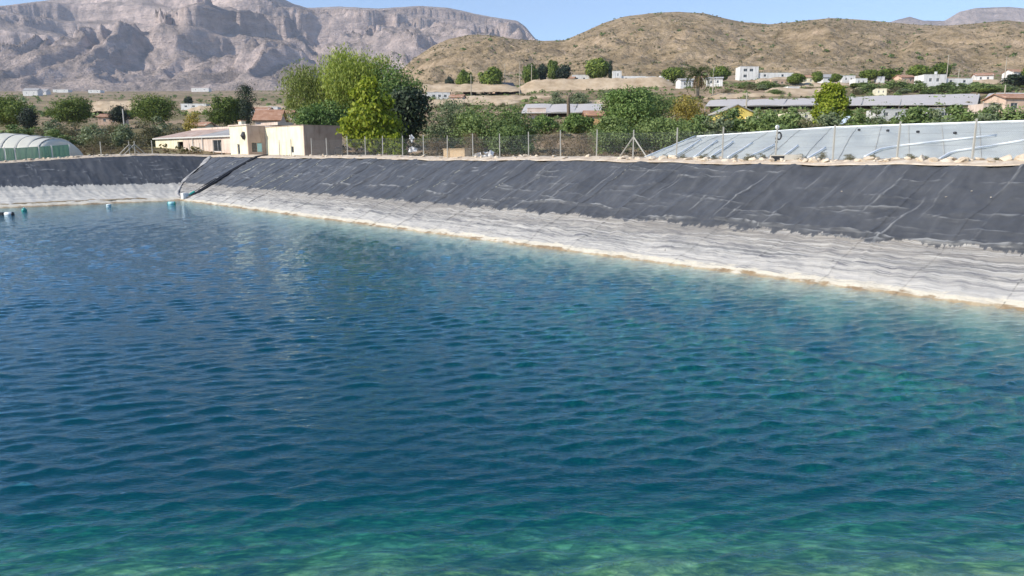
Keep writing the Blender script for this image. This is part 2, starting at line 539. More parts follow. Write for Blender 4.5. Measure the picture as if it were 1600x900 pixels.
def water_material():
    m, nt, out = new_mat('reservoir_water')
    p = nd(nt, 'NewGeometry').outputs['Position']
    def crests(vec, sc, det, dist):
        n = noise(nt, vec, sc, det, 0.55, dist)
        return math_n(nt, 'SUBTRACT', 1.0, math_n(nt, 'ABSOLUTE', math_n(nt, 'MULTIPLY_ADD', n, 2.0, -1.0)))
    w1 = crests(mapping(nt, p, (1.0, 2.7, 1), (0, 0, math.radians(-15))), 1.5, 3.0, 0.5)
    w2 = crests(mapping(nt, p, (1.0, 2.3, 1), (0, 0, math.radians(-25))), 4.2, 3.0, 0.5)
    w3 = noise(nt, mapping(nt, p, (1.0, 2.0, 1), (0, 0, math.radians(-5))), 11.0, 3.0, 0.6, 0.4)
    h = math_n(nt, 'ADD', math_n(nt, 'MULTIPLY', w1, 0.85), math_n(nt, 'ADD', math_n(nt, 'MULTIPLY', w2, 0.34), math_n(nt, 'MULTIPLY', w3, 0.06)))
    bm = nd(nt, 'Bump', {'Strength': 0.6, 'Distance': 0.036, 'Height': h})
    fc = nd(nt, 'LayerWeight', {'Blend': 0.5, 'Normal': bm.outputs[0]}).outputs['Facing']
    fr = math_n(nt, 'ADD', math_n(nt, 'MULTIPLY', math_n(nt, 'POWER', fc, 5.0), 0.98), 0.02)
    tr = nd(nt, 'BsdfTransparent', {'Color': (0.96, 0.97, 0.97, 1)})
    df = nd(nt, 'BsdfDiffuse', {'Color': (0.0005, 0.044, 0.068, 1)})
    ad = nd(nt, 'AddShader', {0: tr.outputs[0], 1: df.outputs[0]})
    gl = nd(nt, 'BsdfGlossy', {'Color': (0.80, 0.93, 1.0, 1), 'Roughness': 0.012, 'Normal': bm.outputs[0]})
    mx = nd(nt, 'MixShader', {'Fac': fr, 1: ad.outputs[0], 2: gl.outputs[0]})
    nt.links.new(mx.outputs[0], out.inputs[0])
    va = nd(nt, 'VolumeAbsorption', {'Color': (0.40, 0.735, 0.765, 1), 'Density': 0.52})
    nt.links.new(va.outputs[0], out.inputs[1])
    return m


M = {}
M['ground'] = ground_material()
M['mountain'] = mountain_material('limestone_mountain', (0.27, 0.222, 0.19), (0.47, 0.385, 0.35), (0.78, 0.62, 0.54))
M['hill'] = mountain_material('scrubby_hill', (0.335, 0.25, 0.138), (0.46, 0.34, 0.215), (0.66, 0.50, 0.35), 4.0, (0.86, 0.66))
M['liner'] = liner_material()
M['bed'] = bed_material()
M['water'] = water_material()
M['crest'] = surf('pale_gravel', [(0.40, 0.31, 0.22), (0.56, 0.46, 0.35), (0.70, 0.61, 0.49)], 1.4, 0.95, 0.7, 9.0, bdist=0.05)
M['earth'] = surf('pale_earth', [(0.36, 0.26, 0.16), (0.50, 0.38, 0.25), (0.62, 0.49, 0.34)], 0.25, 0.95, 0.6, 1.5, bdist=0.2)

# ------------------------------------------------------------------ ground sheet
def rim_right(u):
    return 4.91 + 0.05 * np.sin(u * 0.21) + 0.03 * np.sin(u * 0.9 + 1) + 0.015 * np.sin(u * 2.3)
def rim_left(n):
    return np.interp(n, [-40, 10, 15.8, 22.9, 26.8, 33, 38, 40.2, 44], [3.9, 4.05, 4.25, 4.72, 4.93, 5.12, 5.0, 4.91, 4.91])
def near_edge(X):           # waterline of the near side
    return 8.45 + 0.06 * X
def in_pond(X, Y, e=0.0):
    n = X * NX + Y * NY; u = X * UX + Y * UY
    return (n < 42.5 + e) & (u < 107.5 + e) & (Y > near_edge(X) - 11.0 - e)

th = np.radians(np.concatenate([np.linspace(-180, -80, 20), np.linspace(-74, -50, 10), np.linspace(-48, 48, 380), np.linspace(50, 74, 10), np.linspace(80, 180, 20)]))
rr = np.concatenate([[1.0, 6, 14, 24], np.geomspace(34, 9000, 200)])
RR, TH = np.meshgrid(rr, th, indexing='ij')
GX, GY = RR * np.sin(TH), RR * np.cos(TH)
GZ = ground_z(GX, GY)
tag(grid_obj('ground', np.stack([GX, GY, GZ], -1)[:, ::-1], M['ground'], keep=~in_pond(GX, GY)[:, ::-1]), kind='structure')

# ------------------------------------------------------------------ hills and mountains
def skyline(pts):
    a = np.array(pts, float)
    return lambda px: np.interp(px, a[:, 0], a[:, 1])


def relief(name, sky_pts, px0, px1, ncol, Yb, Yr, Yend, nrow, yb_row, amp, wl, m, seed, power=1.2, terr=0.0, terr_t=90.0, rid=0.75, edge=40.0):
    """a range of hills as a height field between depth Yb and Yend, its crest at depth Yr(px)"""
    px = np.linspace(px0, px1, ncol)
    Yrp = Yr(px)
    t = np.concatenate([np.linspace(0, 1, nrow), np.linspace(1.03, 2.0, 24)])
    T, PXG = np.meshgrid(t, px, indexing='ij')
    YR = np.broadcast_to(Yrp, T.shape)
    Y = np.where(T <= 1, Yb + (YR - Yb) * T, YR + (Yend - YR) * (T - 1))
    X = (PXG - 800) / 1174.0 * Y
    zr = CAM_Z + (238 - sky_pts(PXG)) / 1174.0 * YR
    zb = ground_z((PXG - 800) / 1174.0 * Yb, np.full(PXG.shape, float(min(Yb, 3900)))) - 5
    wx = fbm(X / wl, Y / wl, 3, seed + 3) * 0.35
    wy = fbm(X / wl + 9, Y / wl, 3, seed + 4) * 0.35
    rn = ridged(X / wl + wx, Y / (wl * 1.25) + wy, 7, seed, 0.56) - 0.95
    fn = fbm(X / (wl * 0.5), Y / (wl * 0.5), 7, seed + 50, 0.6)
    w = np.where(T <= 1, np.sin(np.pi * np.clip(T, 0, 1)) ** 0.6 * (1 - 0.97 * T ** 4), 0.05)
    rel = np.where(T <= 1, T ** power, np.clip(2 - T, 0, 1))
    z = zb + (zr - zb) * rel + amp * w * (rid * rn + (1 - rid) * fn) + amp * 0.02 * fn * smooth(0.9, 1.0, T)
    if terr > 0:
        zz = z + X * 0.10 + 40 * fbm(X / 900., Y / 900., 3, seed + 70)
        q = zz / terr_t
        fr = q - np.floor(q)
        st = np.floor(q) + smooth(0.6, 0.78, fr)
        k = terr * smooth(0.15, 0.35, T) * smooth(-0.35, 0.15, fbm(X / 700., Y / 700., 3, seed + 90)) * np.where(T > 0.97, 0.0, 1.0)
        z = z + (st * terr_t - zz) * k
    zmax = CAM_Z + (238 - sky_pts(PXG) - 0.6) / 1174.0 * Y - np.where(T < 0.985, 0.004 * Y * np.clip(1 - T, 0, 0.4), 0)
    z = np.where(T < 0.999, np.minimum(z, zmax), z)
    z = np.maximum(z, zb - 20)
    z = z - edge * (smooth(px0 + (px1 - px0) * 0.03, px0, PXG) + smooth(px1 - (px1 - px0) * 0.03, px1, PXG))
    return tag(grid_obj(name, np.stack([X, Y, z], -1), m), kind='structure')


sky_m = skyline([(-700, 60), (-300, 30), (0, 22), (60, 17), (130, 10), (190, 2), (230, -10), (300, -24), (360, -20), (400, -9), (440, 3), (470, 18), (490, 24),
                 (540, 22), (600, 25), (660, 20), (700, 23), (740, 31), (780, 38), (808, 42), (820, 50), (834, 66), (860, 90), (1000, 130)])
relief('mountain', sky_m, -620, 960, 580, 2100.0, lambda px: np.interp(px, [-600, 420, 500, 900], [4200, 4300, 5000, 5200]), 7200.0, 270, 149, 235.0, 1050.0, M['mountain'], 7,
       1.15, 0.72, 105.0, 0.7)
sky_f = skyline([(1300, 90), (1340, 60), (1375, 43), (1402, 36), (1422, 42), (1455, 42), (1476, 29), (1500, 24), (1550, 22), (1588, 26), (1640, 40), (1800, 80)])
relief('mountain', sky_f, 1290, 1820, 200, 4200.0, lambda px: px * 0 + 5400.0, 7000.0, 90, 120, 120.0, 500.0, M['mountain'], 23, 1.2, 0.4, 80.0, 0.7)
sky_h = skyline([(480, 170), (560, 150), (620, 122), (650, 97), (680, 78), (705, 68), (740, 62), (775, 64), (810, 69), (850, 71), (880, 70), (905, 60), (940, 45), (970, 36), (1010, 31),
                 (1050, 29), (1090, 31), (1115, 37), (1150, 44), (1190, 47), (1240, 42), (1280, 38), (1320, 40), (1370, 44), (1420, 48), (1460, 49), (1500, 46), (1550, 41),
                 (1590, 45), (1650, 40), (1800, 52), (2200, 60), (2400, 90)])
relief('hill', sky_h, 470, 2380, 540, 430.0, lambda px: np.interp(px, [470, 850, 1050, 1200, 1600, 2400], [900, 1000, 1050, 1000, 1000, 1000]), 1700.0, 140, 129, 14.0, 150.0,
       M['hill'], 41, 1.0, 0.0, 50.0, 0.45)

# ------------------------------------------------------------------ reservoir: bed, lined banks, crest
SL = 0.544
gx = np.linspace(-75, 40, 231); gy = np.linspace(-14, 112, 253)
BX, BY = np.meshgrid(gx, gy)
bn = BX * NX + BY * NY; bu = BX * UX + BY * UY
def left_prof(u):
    return np.interp(u, [60, 80, 88, 91, 94, 96.2, 99.0, 105.0], [-9, -4.5, -0.9, 0.0, 0.30, 0.62, 1.5, 4.9])
zn = (near_edge(BX) - BY) * 0.36
bz = np.maximum.reduce([np.full(BX.shape, -7.5), (bn - 31.2) * SL, left_prof(bu), np.minimum(zn, 4.12)]) + 0.10 * fbm(BX / 1.5, BY / 1.5, 4, 3) - 0.14
keep = (bn < 34.5) & (bu < 95.5) & (BY > near_edge(BX) - 12.6)
tag(grid_obj('reservoir_bed', np.stack([BX, BY, bz], -1), M['bed'], keep=keep), kind='structure')

wr = np.random.default_rng(5)
wrinkles = []          # long low folds lying across the slope: (centre, half length, height on slope, wander, strength)
for k in range(420):
    wrinkles.append((wr.uniform(-32, 108), wr.uniform(0.5, 2.8), wr.uniform(0.4, 8.6), wr.uniform(-0.10, 0.10), wr.uniform(0.010, 0.035), wr.uniform(0.04, 0.09), wr.uniform(0, 99)))
for u0, hl, s0, st in ((19.0, 3.6, 6.0, 0.075), (24.5, 2.2, 6.2, 0.055), (11.5, 3.0, 6.35, 0.06), (14.6, 1.4, 6.0, 0.05), (30, 3.0, 5.6, 0.05), (34.5, 3.6, 5.5, 0.06), (41, 2.5, 5.9, 0.05), (47, 3, 5.2, 0.05), (6.5, 4, 6.3, 0.05), (55, 4, 4.6, 0.05), (63, 4, 4.9, 0.05)):
    wrinkles.append((u0, hl, s0, 0.02, st * 1.3, 0.075, u0))
downs = [(wr.uniform(-32, 106), wr.uniform(0.5, 6.0), wr.uniform(1.0, 3.6), wr.uniform(0.008, 0.028), wr.uniform(0.05, 0.11)) for k in range(160)]


def fold(u, s, du=0.0):
    cr = np.zeros_like(u)
    h = 0.10 * fbm(u / 1.5, s / 2.6, 4, 61) + 0.022 * fbm(u / 0.35, s / 0.6, 3, 62) + 0.035 * ridged(u / 1.1 + s * 0.1, s / 1.9 + 0.25 * np.sin(u), 3, 66)
    lo, hi = u.min(), u.max()
    for (u0, hl, s0, wan, st, wd, ph) in wrinkles:
        if u0 + hl + du < lo or u0 - hl + du > hi: continue
        x = (u - u0 - du) / hl
        sc = s0 + wan * (u - u0 - du) + 0.16 * np.sin((u + ph) * 0.9) + 0.05 * np.sin((u + ph) * 2.7)
        g = np.exp(-((s - sc) / wd) ** 2) * np.clip(1 - x * x, 0, 1)
        h = h + 2.3 * st * g
        cr = np.maximum(cr, np.exp(-((s - sc + 0.03) / 0.045) ** 2) * np.clip(1 - x * x, 0, 1) * min(1.0, st / 0.05))
    for (u0, s0, hl, st, wd) in downs:
        if u0 + 2 + du < lo or u0 - 2 + du > hi: continue
        x = (s - s0) / hl
        uc = u0 + du + 0.17 * (s - s0) + 0.1 * np.sin(s * 1.3 + u0)
        g = np.exp(-((u - uc) / wd) ** 2) * np.clip(1 - x * x, 0, 1)
        h = h + 2.2 * st * g
        cr = np.maximum(cr, np.exp(-((u - uc) / 0.05) ** 2) * np.clip(1 - x * x, 0, 1) * min(1.0, st / 0.04))
    # crusted ledges in the lower third
    led = smooth(5.7, 6.5, s)
    h = h + led * (0.075 * np.abs(fbm(u / 2.8, s / 0.30, 4, 63)) + 0.03 * fbm(u / 0.8, s / 0.16, 3, 64))
    return h, cr


prng2 = np.random.default_rng(14)
def panel(parent, a0, a1, side, res):
    """one welded strip of liner between two seams"""
    na = max(5, int((a1 - a0) / res)); ns = max(30, int(14.5 / (res * 1.25)))
    a = np.linspace(a0 - 0.05, a1 + 0.05, na); s = np.linspace(0, 14.5 if side == 0 else 11.6, ns)
    S, A = np.meshgrid(s, a, indexing='ij')
    ca, sa = 1 / math.hypot(1, SL), SL / math.hypot(1, SL)
    A2 = A + (0.17 * S if side == 0 else -0.05 * S)
    d, cr = fold(A2, S, 0.0 if side == 0 else 37.0 + 0 * a0)
    wob = lambda q: 0.06 * np.sin(S * 1.1 + q) + 0.025 * np.sin(S * 3.1 + q * 2)
    kq = np.clip((A - a0) / (a1 - a0), 0, 1)
    A2 = A2 + wob(a0) * (1 - kq) + wob(a1) * kq
    kl = prng2.uniform(0.25, 1.1)
    lip = kl * 0.035 * np.exp(-((A - a0) / 0.07) ** 2) + 0.02 * np.exp(-((A - a1 + 0.03) / 0.05) ** 2) + 0.012 * smooth(a1, a0, A)
    if side == 0:
        rim = rim_right(A2)
        n = 40.2 - S * ca
        z = rim - (rim + 0.0) * (40.2 - n) / 9.0
        P = np.stack([n * NX + A2 * UX, n * NY + A2 * UY, z], -1)
        nrm = np.array([-sa * NX, -sa * NY, ca])
    else:
        rim = rim_left(A2)
        x = S / 11.6
        u = 105.0 - 16.5 * x
        z0 = left_prof(u)
        z = np.where(z0 > 0.62, 0.62 + (z0 - 0.62) * (rim - 0.62) / 4.28, z0)
        P = np.stack([A2 * NX + u * UX, A2 * NY + u * UY, z], -1)
        nrm = np.array([-0.4 * UX, -0.4 * UY, 0.9])
        d = d * 0.8 + 0.05
    P = P + (d + lip)[..., None] * nrm
    if side == 1: P = P[:, ::-1]; 
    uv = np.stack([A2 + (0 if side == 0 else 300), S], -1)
    if side == 1: uv = uv[:, ::-1]; cr = cr[:, ::-1]
    o = grid_obj('liner_panel', P, M['liner'], parent, uv)
    at_ = o.data.attributes.new('crease', 'FLOAT', 'POINT')
    at_.data.foreach_set('value', np.ascontiguousarray(cr, np.float32).ravel())
    return o


bank_r = tag(empty('bank', nu(35, 30)), kind='structure')
bank_l = tag(empty('bank', nu(15, 98)), kind='structure')
bank_r.location = bank_l.location = (0, 0, 0)
us = [-30.0]
prng = np.random.default_rng(3)
while us[-1] < 109: us.append(us[-1] + prng.uniform(2.6, 4.3))
for a0, a1 in zip(us[:-1], us[1:]):
    res = 0.12 if a0 < 3 else 0.08 if a0 < 40 else 0.12 if a0 < 70 else 0.16
    panel(bank_r, a0, a1, 0, res)
ns_ = [-22.0]
while ns_[-1] < 40.5: ns_.append(ns_[-1] + prng.uniform(4.5, 6.5))
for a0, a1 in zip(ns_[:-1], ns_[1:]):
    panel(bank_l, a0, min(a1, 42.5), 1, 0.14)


def crest(name, side, a):
    c = np.array([0.0, 0.04, 0.12, 0.3, 0.6, 0.9, 1.3, 1.8, 2.4, 3.2, 4.2, 5.5, 7.5, 10.0])
    C, A = np.meshgrid(c, a, indexing='ij')
    if side == 0:
        rim = rim_right(A); n = 40.12 + C + 0.06 * np.sin(A * 1.7) + 0.05 * perlin(A * 0.6, C * 0, 3); X = n * NX + A * UX; Y = n * NY + A * UY
    else:
        rim = rim_left(A); u = 104.95 + C + 0.06 * np.sin(A * 1.7); X = A * NX + u * UX; Y = A * NY + u * UY
    z = rim + 0.05 + np.interp(C, [0, 0.04, 0.3, 1.2, 3.2], [0.0, 0.05, 0.11, 0.28, 0.28]) + 0.05 * fbm(X / 0.7, Y / 0.7, 4, 9) * smooth(0.02, 0.3, C)
    g = ground_z(X, Y)
    k = smooth(3.5, 9.0, C)
    z = z * (1 - k) + (g - 0.5) * k
    P = np.stack([X, Y, z], -1)
    if side == 1: P = P[:, ::-1]
    else: P = P
    tag(grid_obj(name, P[::-1] if side == 0 else P[::-1], M['crest']), kind='structure')
crest('crest_path', 0, np.arange(-40, 112, 0.16))
crest('crest_path', 1, np.arange(-30, 46, 0.3))

# ------------------------------------------------------------------ water
def build_water():
    yy = [3.0]
    while yy[-1] < 118: yy.append(yy[-1] + 0.0049 * (yy[-1] + 3))
    yy = np.array([-4.0, 0.0] + yy); tt = np.concatenate([[-9, -5, -3, -2, -1.4, -1.05], np.linspace(-0.84, 0.84, 600), [1.05, 1.4, 2]])
    YY, TT = np.meshgrid(yy, tt, indexing='ij')
    X = TT * (YY + 3.0 + 12.0 * (np.abs(TT) > 0.85)); Y = YY.copy()
    cell = np.maximum(0.0049 * (YY + 3), 1.68 / 600 * (YY + 3)) * np.where(np.abs(TT) > 0.87, 40.0, 1.0) + np.where(YY < 2.9, 4.0, 0.0)
    w = np.random.default_rng(21)
    z = np.zeros_like(X); dx = np.zeros_like(X); dy = np.zeros_like(X)
    gust = 1.0 + 0.25 * fbm(X / 7.0, Y / 5.0, 3, 77)
    for k in range(112):
        main = k < 46 or k >= 110
        lam = w.uniform(0.8, 1.1) if k >= 110 else math.exp(w.uniform(math.log(0.30), math.log(0.74))) if main else math.exp(w.uniform(math.log(0.10), math.log(0.36)))
        a = math.radians(-76 + w.normal(0, 18 if main else 34))      # travel direction
        cx, cy = math.cos(a), math.sin(a)
        amp = (0.0056 if main else 0.0045) * lam
        kk = 2 * math.pi / lam
        fade = smooth(1.8, 3.2, lam / cell)
        ph = kk * (X * cx + Y * cy) + w.uniform(0, 6.283)
        A = amp * fade * gust
        z += A * np.sin(ph)
        dx += 0.9 * A * cx * np.cos(ph); dy += 0.9 * A * cy * np.cos(ph)
    z = z + 9.0 * z * z
    P = np.stack([X + dx, Y + dy, z], -1)
    r, c = X.shape
    v = P.reshape(-1, 3); f = grid_faces(r, c)
    i = np.arange(r * c).reshape(r, c)
    ring = np.concatenate([i[0, :], i[1:, -1], i[-1, -2::-1], i[-2:0:-1, 0]])
    low = v[ring].copy(); low[:, 2] = -9.0
    base = len(v); m = len(ring); j = np.arange(m)
    skirt = np.stack([np.roll(ring, -1), ring, base + j, base + (j + 1) % m], -1)
    v = np.concatenate([v, low, [[0, 60, -9.0]]])
    cap = np.stack([base + (j + 1) % m, base + j, np.full(m, base + m), np.full(m, base + m)], -1)[:, :3]
    me = bpy.data.meshes.new('water')
    fl = np.concatenate([f.ravel(), skirt.ravel(), cap.ravel()]).astype(np.int32)
    tot = np.concatenate([np.full(len(f), 4), np.full(len(skirt), 4), np.full(len(cap), 3)]).astype(np.int32)
    me.vertices.add(len(v)); me.vertices.foreach_set('co', v.astype(np.float32).ravel())
    me.loops.add(len(fl)); me.loops.foreach_set('vertex_index', fl)
    me.polygons.add(len(tot)); me.polygons.foreach_set('loop_start', np.concatenate([[0], np.cumsum(tot)[:-1]]).astype(np.int32)); me.polygons.foreach_set('loop_total', tot)
    me.update(calc_edges=True)
    sm = np.ones(len(tot), bool); sm[len(f):] = False
    me.polygons.foreach_set('use_smooth', sm)
    tag(link('water', me, M['water']), kind='structure')
build_water()

# ------------------------------------------------------------------ materials of the things
M['post'] = flat_mat('concrete_post', (0.47, 0.44, 0.38), 0.9)
M['wire'] = flat_mat('galvanised_wire', (0.30, 0.30, 0.29), 0.5, 0.5, 0.6)
M['rock'] = surf('pale_rock', [(0.46, 0.37, 0.27), (0.60, 0.50, 0.38), (0.74, 0.65, 0.52)], 1.5, 0.9, 0.5, 8.0, bdist=0.05)
M['cream'] = surf('cream_render', [(0.68, 0.60, 0.42), (0.80, 0.73, 0.53), (0.85, 0.79, 0.61)], 0.5, 0.9, 0.25, 5.0, streak=0.55)
M['pink'] = surf('weathered_pink_render', [(0.40, 0.29, 0.225), (0.47, 0.36, 0.29), (0.53, 0.42, 0.34)], 0.6, 0.92, 0.3, 4.0, streak=0.75)
M['pinkpale'] = surf('pale_pink_render', [(0.56, 0.43, 0.34), (0.66, 0.53, 0.44), (0.72, 0.60, 0.50)], 0.5, 0.92, 0.25, 4.0, streak=0.55)
M['white'] = surf('white_render', [(0.66, 0.63, 0.58), (0.76, 0.74, 0.70), (0.82, 0.80, 0.77)], 0.4, 0.9, 0.15, 4.0, streak=0.55)
M['yellow'] = surf('yellow_render', [(0.66, 0.50, 0.10), (0.74, 0.58, 0.15), (0.78, 0.64, 0.22)], 0.4, 0.85, 0.15, 4.0)
M['orange'] = surf('orange_render', [(0.52, 0.30, 0.13), (0.60, 0.36, 0.17), (0.66, 0.43, 0.22)], 0.5, 0.88, 0.2, 4.0)
M['peach'] = surf('peach_render', [(0.56, 0.38, 0.27), (0.64, 0.46, 0.34), (0.70, 0.53, 0.41)], 0.5, 0.88, 0.2, 4.0, streak=0.55)
M['tile'] = surf('clay_tile', [(0.30, 0.15, 0.09), (0.40, 0.22, 0.14), (0.48, 0.30, 0.21)], 1.2, 0.9, 0.6, 6.0)
M['shedroof'] = surf('fibre_cement_roof', [(0.34, 0.22, 0.17), (0.46, 0.34, 0.28), (0.58, 0.49, 0.43)], 0.7, 0.9, 0.4, 6.0)
M['greyroof'] = surf('grey_roof', [(0.26, 0.25, 0.25), (0.36, 0.35, 0.34), (0.44, 0.42, 0.41)], 0.4, 0.9, 0.3, 3.0)
M['pane'] = flat_mat('dark_glass', (0.035, 0.04, 0.048), 0.12, 0.6)
M['paleframe'] = flat_mat('pale_frame', (0.62, 0.60, 0.56), 0.6)
M['door'] = flat_mat('brown_door', (0.16, 0.085, 0.05), 0.7)
M['concrete'] = surf('concrete', [(0.42, 0.38, 0.32), (0.52, 0.48, 0.41)], 1.0, 0.9, 0.4, 8.0, 'Object')
M['block'] = surf('tan_block', [(0.46, 0.33, 0.20), (0.56, 0.42, 0.27)], 2.0, 0.92, 0.4, 10.0, 'Object')
M['black'] = flat_mat('black_plastic', (0.018, 0.018, 0.02), 0.45, 0.45)
M['darksteel'] = flat_mat('dark_steel', (0.06, 0.06, 0.065), 0.5, 0.4, 0.4)
M['whiteplastic'] = flat_mat('white_plastic', (0.78, 0.80, 0.80), 0.4, 0.5)
M['teal'] = flat_mat('teal_plastic', (0.03, 0.30, 0.25), 0.4, 0.5)
M['aqua'] = flat_mat('aqua_plastic', (0.35, 0.66, 0.68), 0.4, 0.5)
M['bark'] = surf('bark', [(0.10, 0.07, 0.045), (0.17, 0.125, 0.085), (0.24, 0.19, 0.135)], 3.0, 0.95, 0.6, 14.0, 'Object')
M['greybark'] = surf('grey_bark', [(0.16, 0.13, 0.10), (0.26, 0.22, 0.17), (0.34, 0.30, 0.24)], 3.0, 0.95, 0.6, 14.0, 'Object')
M['pole'] = flat_mat('wood_pole', (0.42, 0.37, 0.29), 0.9)
L = {
    'pine': leaf_mat('pine_needles', [(0.051, 0.085, 0.016), (0.122, 0.178, 0.028), (0.229, 0.280, 0.047)], 0.18),
    'darkpine': leaf_mat('dark_needles', [(0.016, 0.026, 0.016), (0.034, 0.055, 0.029), (0.058, 0.081, 0.039)], 0.12),
    'pepper': leaf_mat('pepper_tree_leaves', [(0.165, 0.221, 0.036), (0.272, 0.335, 0.057), (0.413, 0.460, 0.094)], 0.35),
    'olivey': leaf_mat('thin_yellowish_leaves', [(0.150, 0.180, 0.046), (0.240, 0.281, 0.072), (0.338, 0.383, 0.111)], 0.35),
    'green': leaf_mat('mid_green_leaves', [(0.071, 0.130, 0.035), (0.141, 0.225, 0.059), (0.233, 0.319, 0.094)], 0.3),
    'lime': leaf_mat('yellow_green_leaves', [(0.15, 0.21, 0.015), (0.28, 0.34, 0.025), (0.42, 0.45, 0.06)], 0.4),
    'fig': leaf_mat('dark_fig_leaves', [(0.018, 0.030, 0.014), (0.042, 0.066, 0.030), (0.110, 0.140, 0.075)], 0.2),
    'shrub': leaf_mat('olive_shrub_leaves', [(0.090, 0.138, 0.041), (0.162, 0.227, 0.070), (0.269, 0.336, 0.119)], 0.25),
    'grey': leaf_mat('grey_green_leaves', [(0.094, 0.126, 0.064), (0.172, 0.213, 0.111), (0.278, 0.315, 0.169)], 0.2),
    'scrub': leaf_mat('dusty_scrub_leaves', [(0.098, 0.094, 0.044), (0.169, 0.156, 0.078), (0.267, 0.234, 0.127)], 0.2),
    'dry': leaf_mat('dry_twigs', [(0.125, 0.088, 0.048), (0.205, 0.150, 0.085), (0.31, 0.235, 0.14)], 0.2),
    'golden': leaf_mat('golden_leaves', [(0.260, 0.208, 0.039), (0.403, 0.325, 0.072), (0.546, 0.442, 0.130)], 0.35),
    'palm': leaf_mat('palm_fronds', [(0.046, 0.068, 0.016), (0.098, 0.124, 0.033), (0.169, 0.176, 0.058)], 0.2),
    'deadpalm': leaf_mat('dead_fronds', [(0.20, 0.13, 0.065), (0.32, 0.22, 0.12), (0.44, 0.33, 0.20)], 0.2),
}

ORD = ['first', 'second', 'third', 'fourth', 'fifth', 'sixth', 'seventh', 'eighth', 'ninth', 'tenth', 'eleventh', 'twelfth', 'thirteenth', 'fourteenth', 'fifteenth',
       'sixteenth', 'seventeenth', 'eighteenth', 'nineteenth', 'twentieth', 'twenty-first', 'twenty-second', 'twenty-third', 'twenty-fourth', 'twenty-fifth', 'twenty-sixth']

# ------------------------------------------------------------------ trees and shrubs
def leaf_quads(c, nrm, size, r, hang=0.0, slim=0.5):
    n = len(c)
    t = r.normal(size=(n, 3))
    t[:, 2] -= hang * 3.0
    t -= nrm * (t * nrm).sum(1, keepdims=True) * (1 - hang)
    t /= np.linalg.norm(t, axis=1, keepdims=True) + 1e-9
    b = np.cross(nrm, t); b /= np.linalg.norm(b, axis=1, keepdims=True) + 1e-9
    s = size * r.uniform(0.6, 1.35, (n, 1))
    v = np.stack([c + t * s, c + b * s * slim, c - t * s, c - b * s * slim], 1).reshape(-1, 3)
    return v, np.arange(4 * n).reshape(n, 4)


def crown_shape(r, w, d, h0, h1, nclump, crad, form='round'):
    """centres and radii of the leaf clumps of a crown between heights h0 and h1"""
    out = []
    zc, hz = ((h0 + h1) / 2, (h1 - h0) / 2) if form != 'dome' else (h0 + 0.12 * (h1 - h0), 0.88 * (h1 - h0))
    lean = r.normal(0, 0.10, 2)
    while len(out) < nclump:
        p = r.uniform(-1, 1, 3)
        q = np.linalg.norm(p)
        if q > 1 or q < 0.30: continue
        if form == 'dome': p[2] = abs(p[2])
        if form == 'cone':
            p[:2] *= (1.05 - 0.75 * (p[2] * 0.5 + 0.5)) * 1.1
        rad = crad * r.uniform(0.5, 1.5)
        wob = 1 + 0.16 * math.sin(3 * math.atan2(p[1], p[0]) + lean[0] * 40) + 0.14 * r.normal()
        sx = max(w / 2 - rad * 0.75, w * 0.12); sy = max(d / 2 - rad * 0.75, d * 0.12); sz = max(hz - rad * 0.62, hz * 0.2)
        out.append((np.array([p[0] * sx * wob + lean[0] * 0.6 * p[2] * w, p[1] * sy * wob, zc + p[2] * sz]), rad))
    return out


def crown_mesh(name, r, clumps, per, leaf, hang=0.0, slim=0.5, flat=0.72):
    C, N = [], []
    for c, rad in clumps:
        d = r.normal(size=(per, 3)); d /= np.linalg.norm(d, axis=1, keepdims=True)
        k = r.uniform(0.15, 1, (per, 1)) ** 0.45
        stretch = np.array([1, 1, flat * r.uniform(0.85, 1.15)])
        C.append(c + d * k * rad * stretch * (1 + 0.12 * r.normal(size=(per, 1))))
        nn = d + 0.55 * r.normal(size=(per, 3)) + np.array([0, 0, 0.25])
        N.append(nn / np.linalg.norm(nn, axis=1, keepdims=True))
    v, f = leaf_quads(np.concatenate(C), np.concatenate(N), leaf, r, hang, slim)
    return mesh_np(name, v, f, False)


def trunk_mesh(name, r, h0, clumps, trad, stems=1, split=0.5):
    b = MB()
    top = max(h0 * 0.9, 0.3)
    cl = sorted(clumps, key=lambda c: -c[1])[:min(9, len(clumps))]
    if stems == 1:
        mid = Vector((r.normal(0, 0.05) * top, r.normal(0, 0.05) * top, top * 0.55))
        fork = Vector((r.normal(0, 0.08) * top, r.normal(0, 0.08) * top, top))
        b.tube([(0, 0, -0.3), (0, 0, 0.02), mid, fork], [trad * 1.35, trad * 1.15, trad * 0.95, trad * 0.8], 7)
        for c, _ in cl:
            e = Vector(c); m_ = fork.lerp(e, 0.5) + Vector((0, 0, 0.12 * (e - fork).length))
            b.tube([fork - Vector((0, 0, 0.15 * trad)), m_, e], [trad * 0.55, trad * 0.33, trad * 0.10], 5)
    else:
        for k in range(stems):
            c = Vector(cl[k % len(cl)][0])
            a = Vector((r.normal(0, 0.12), r.normal(0, 0.12), -0.15))
            b.tube([a, a.lerp(c, 0.5) + Vector((0, 0, 0.1)), c], [trad, trad * 0.6, trad * 0.15], 5)
    return b.mesh(name, True)


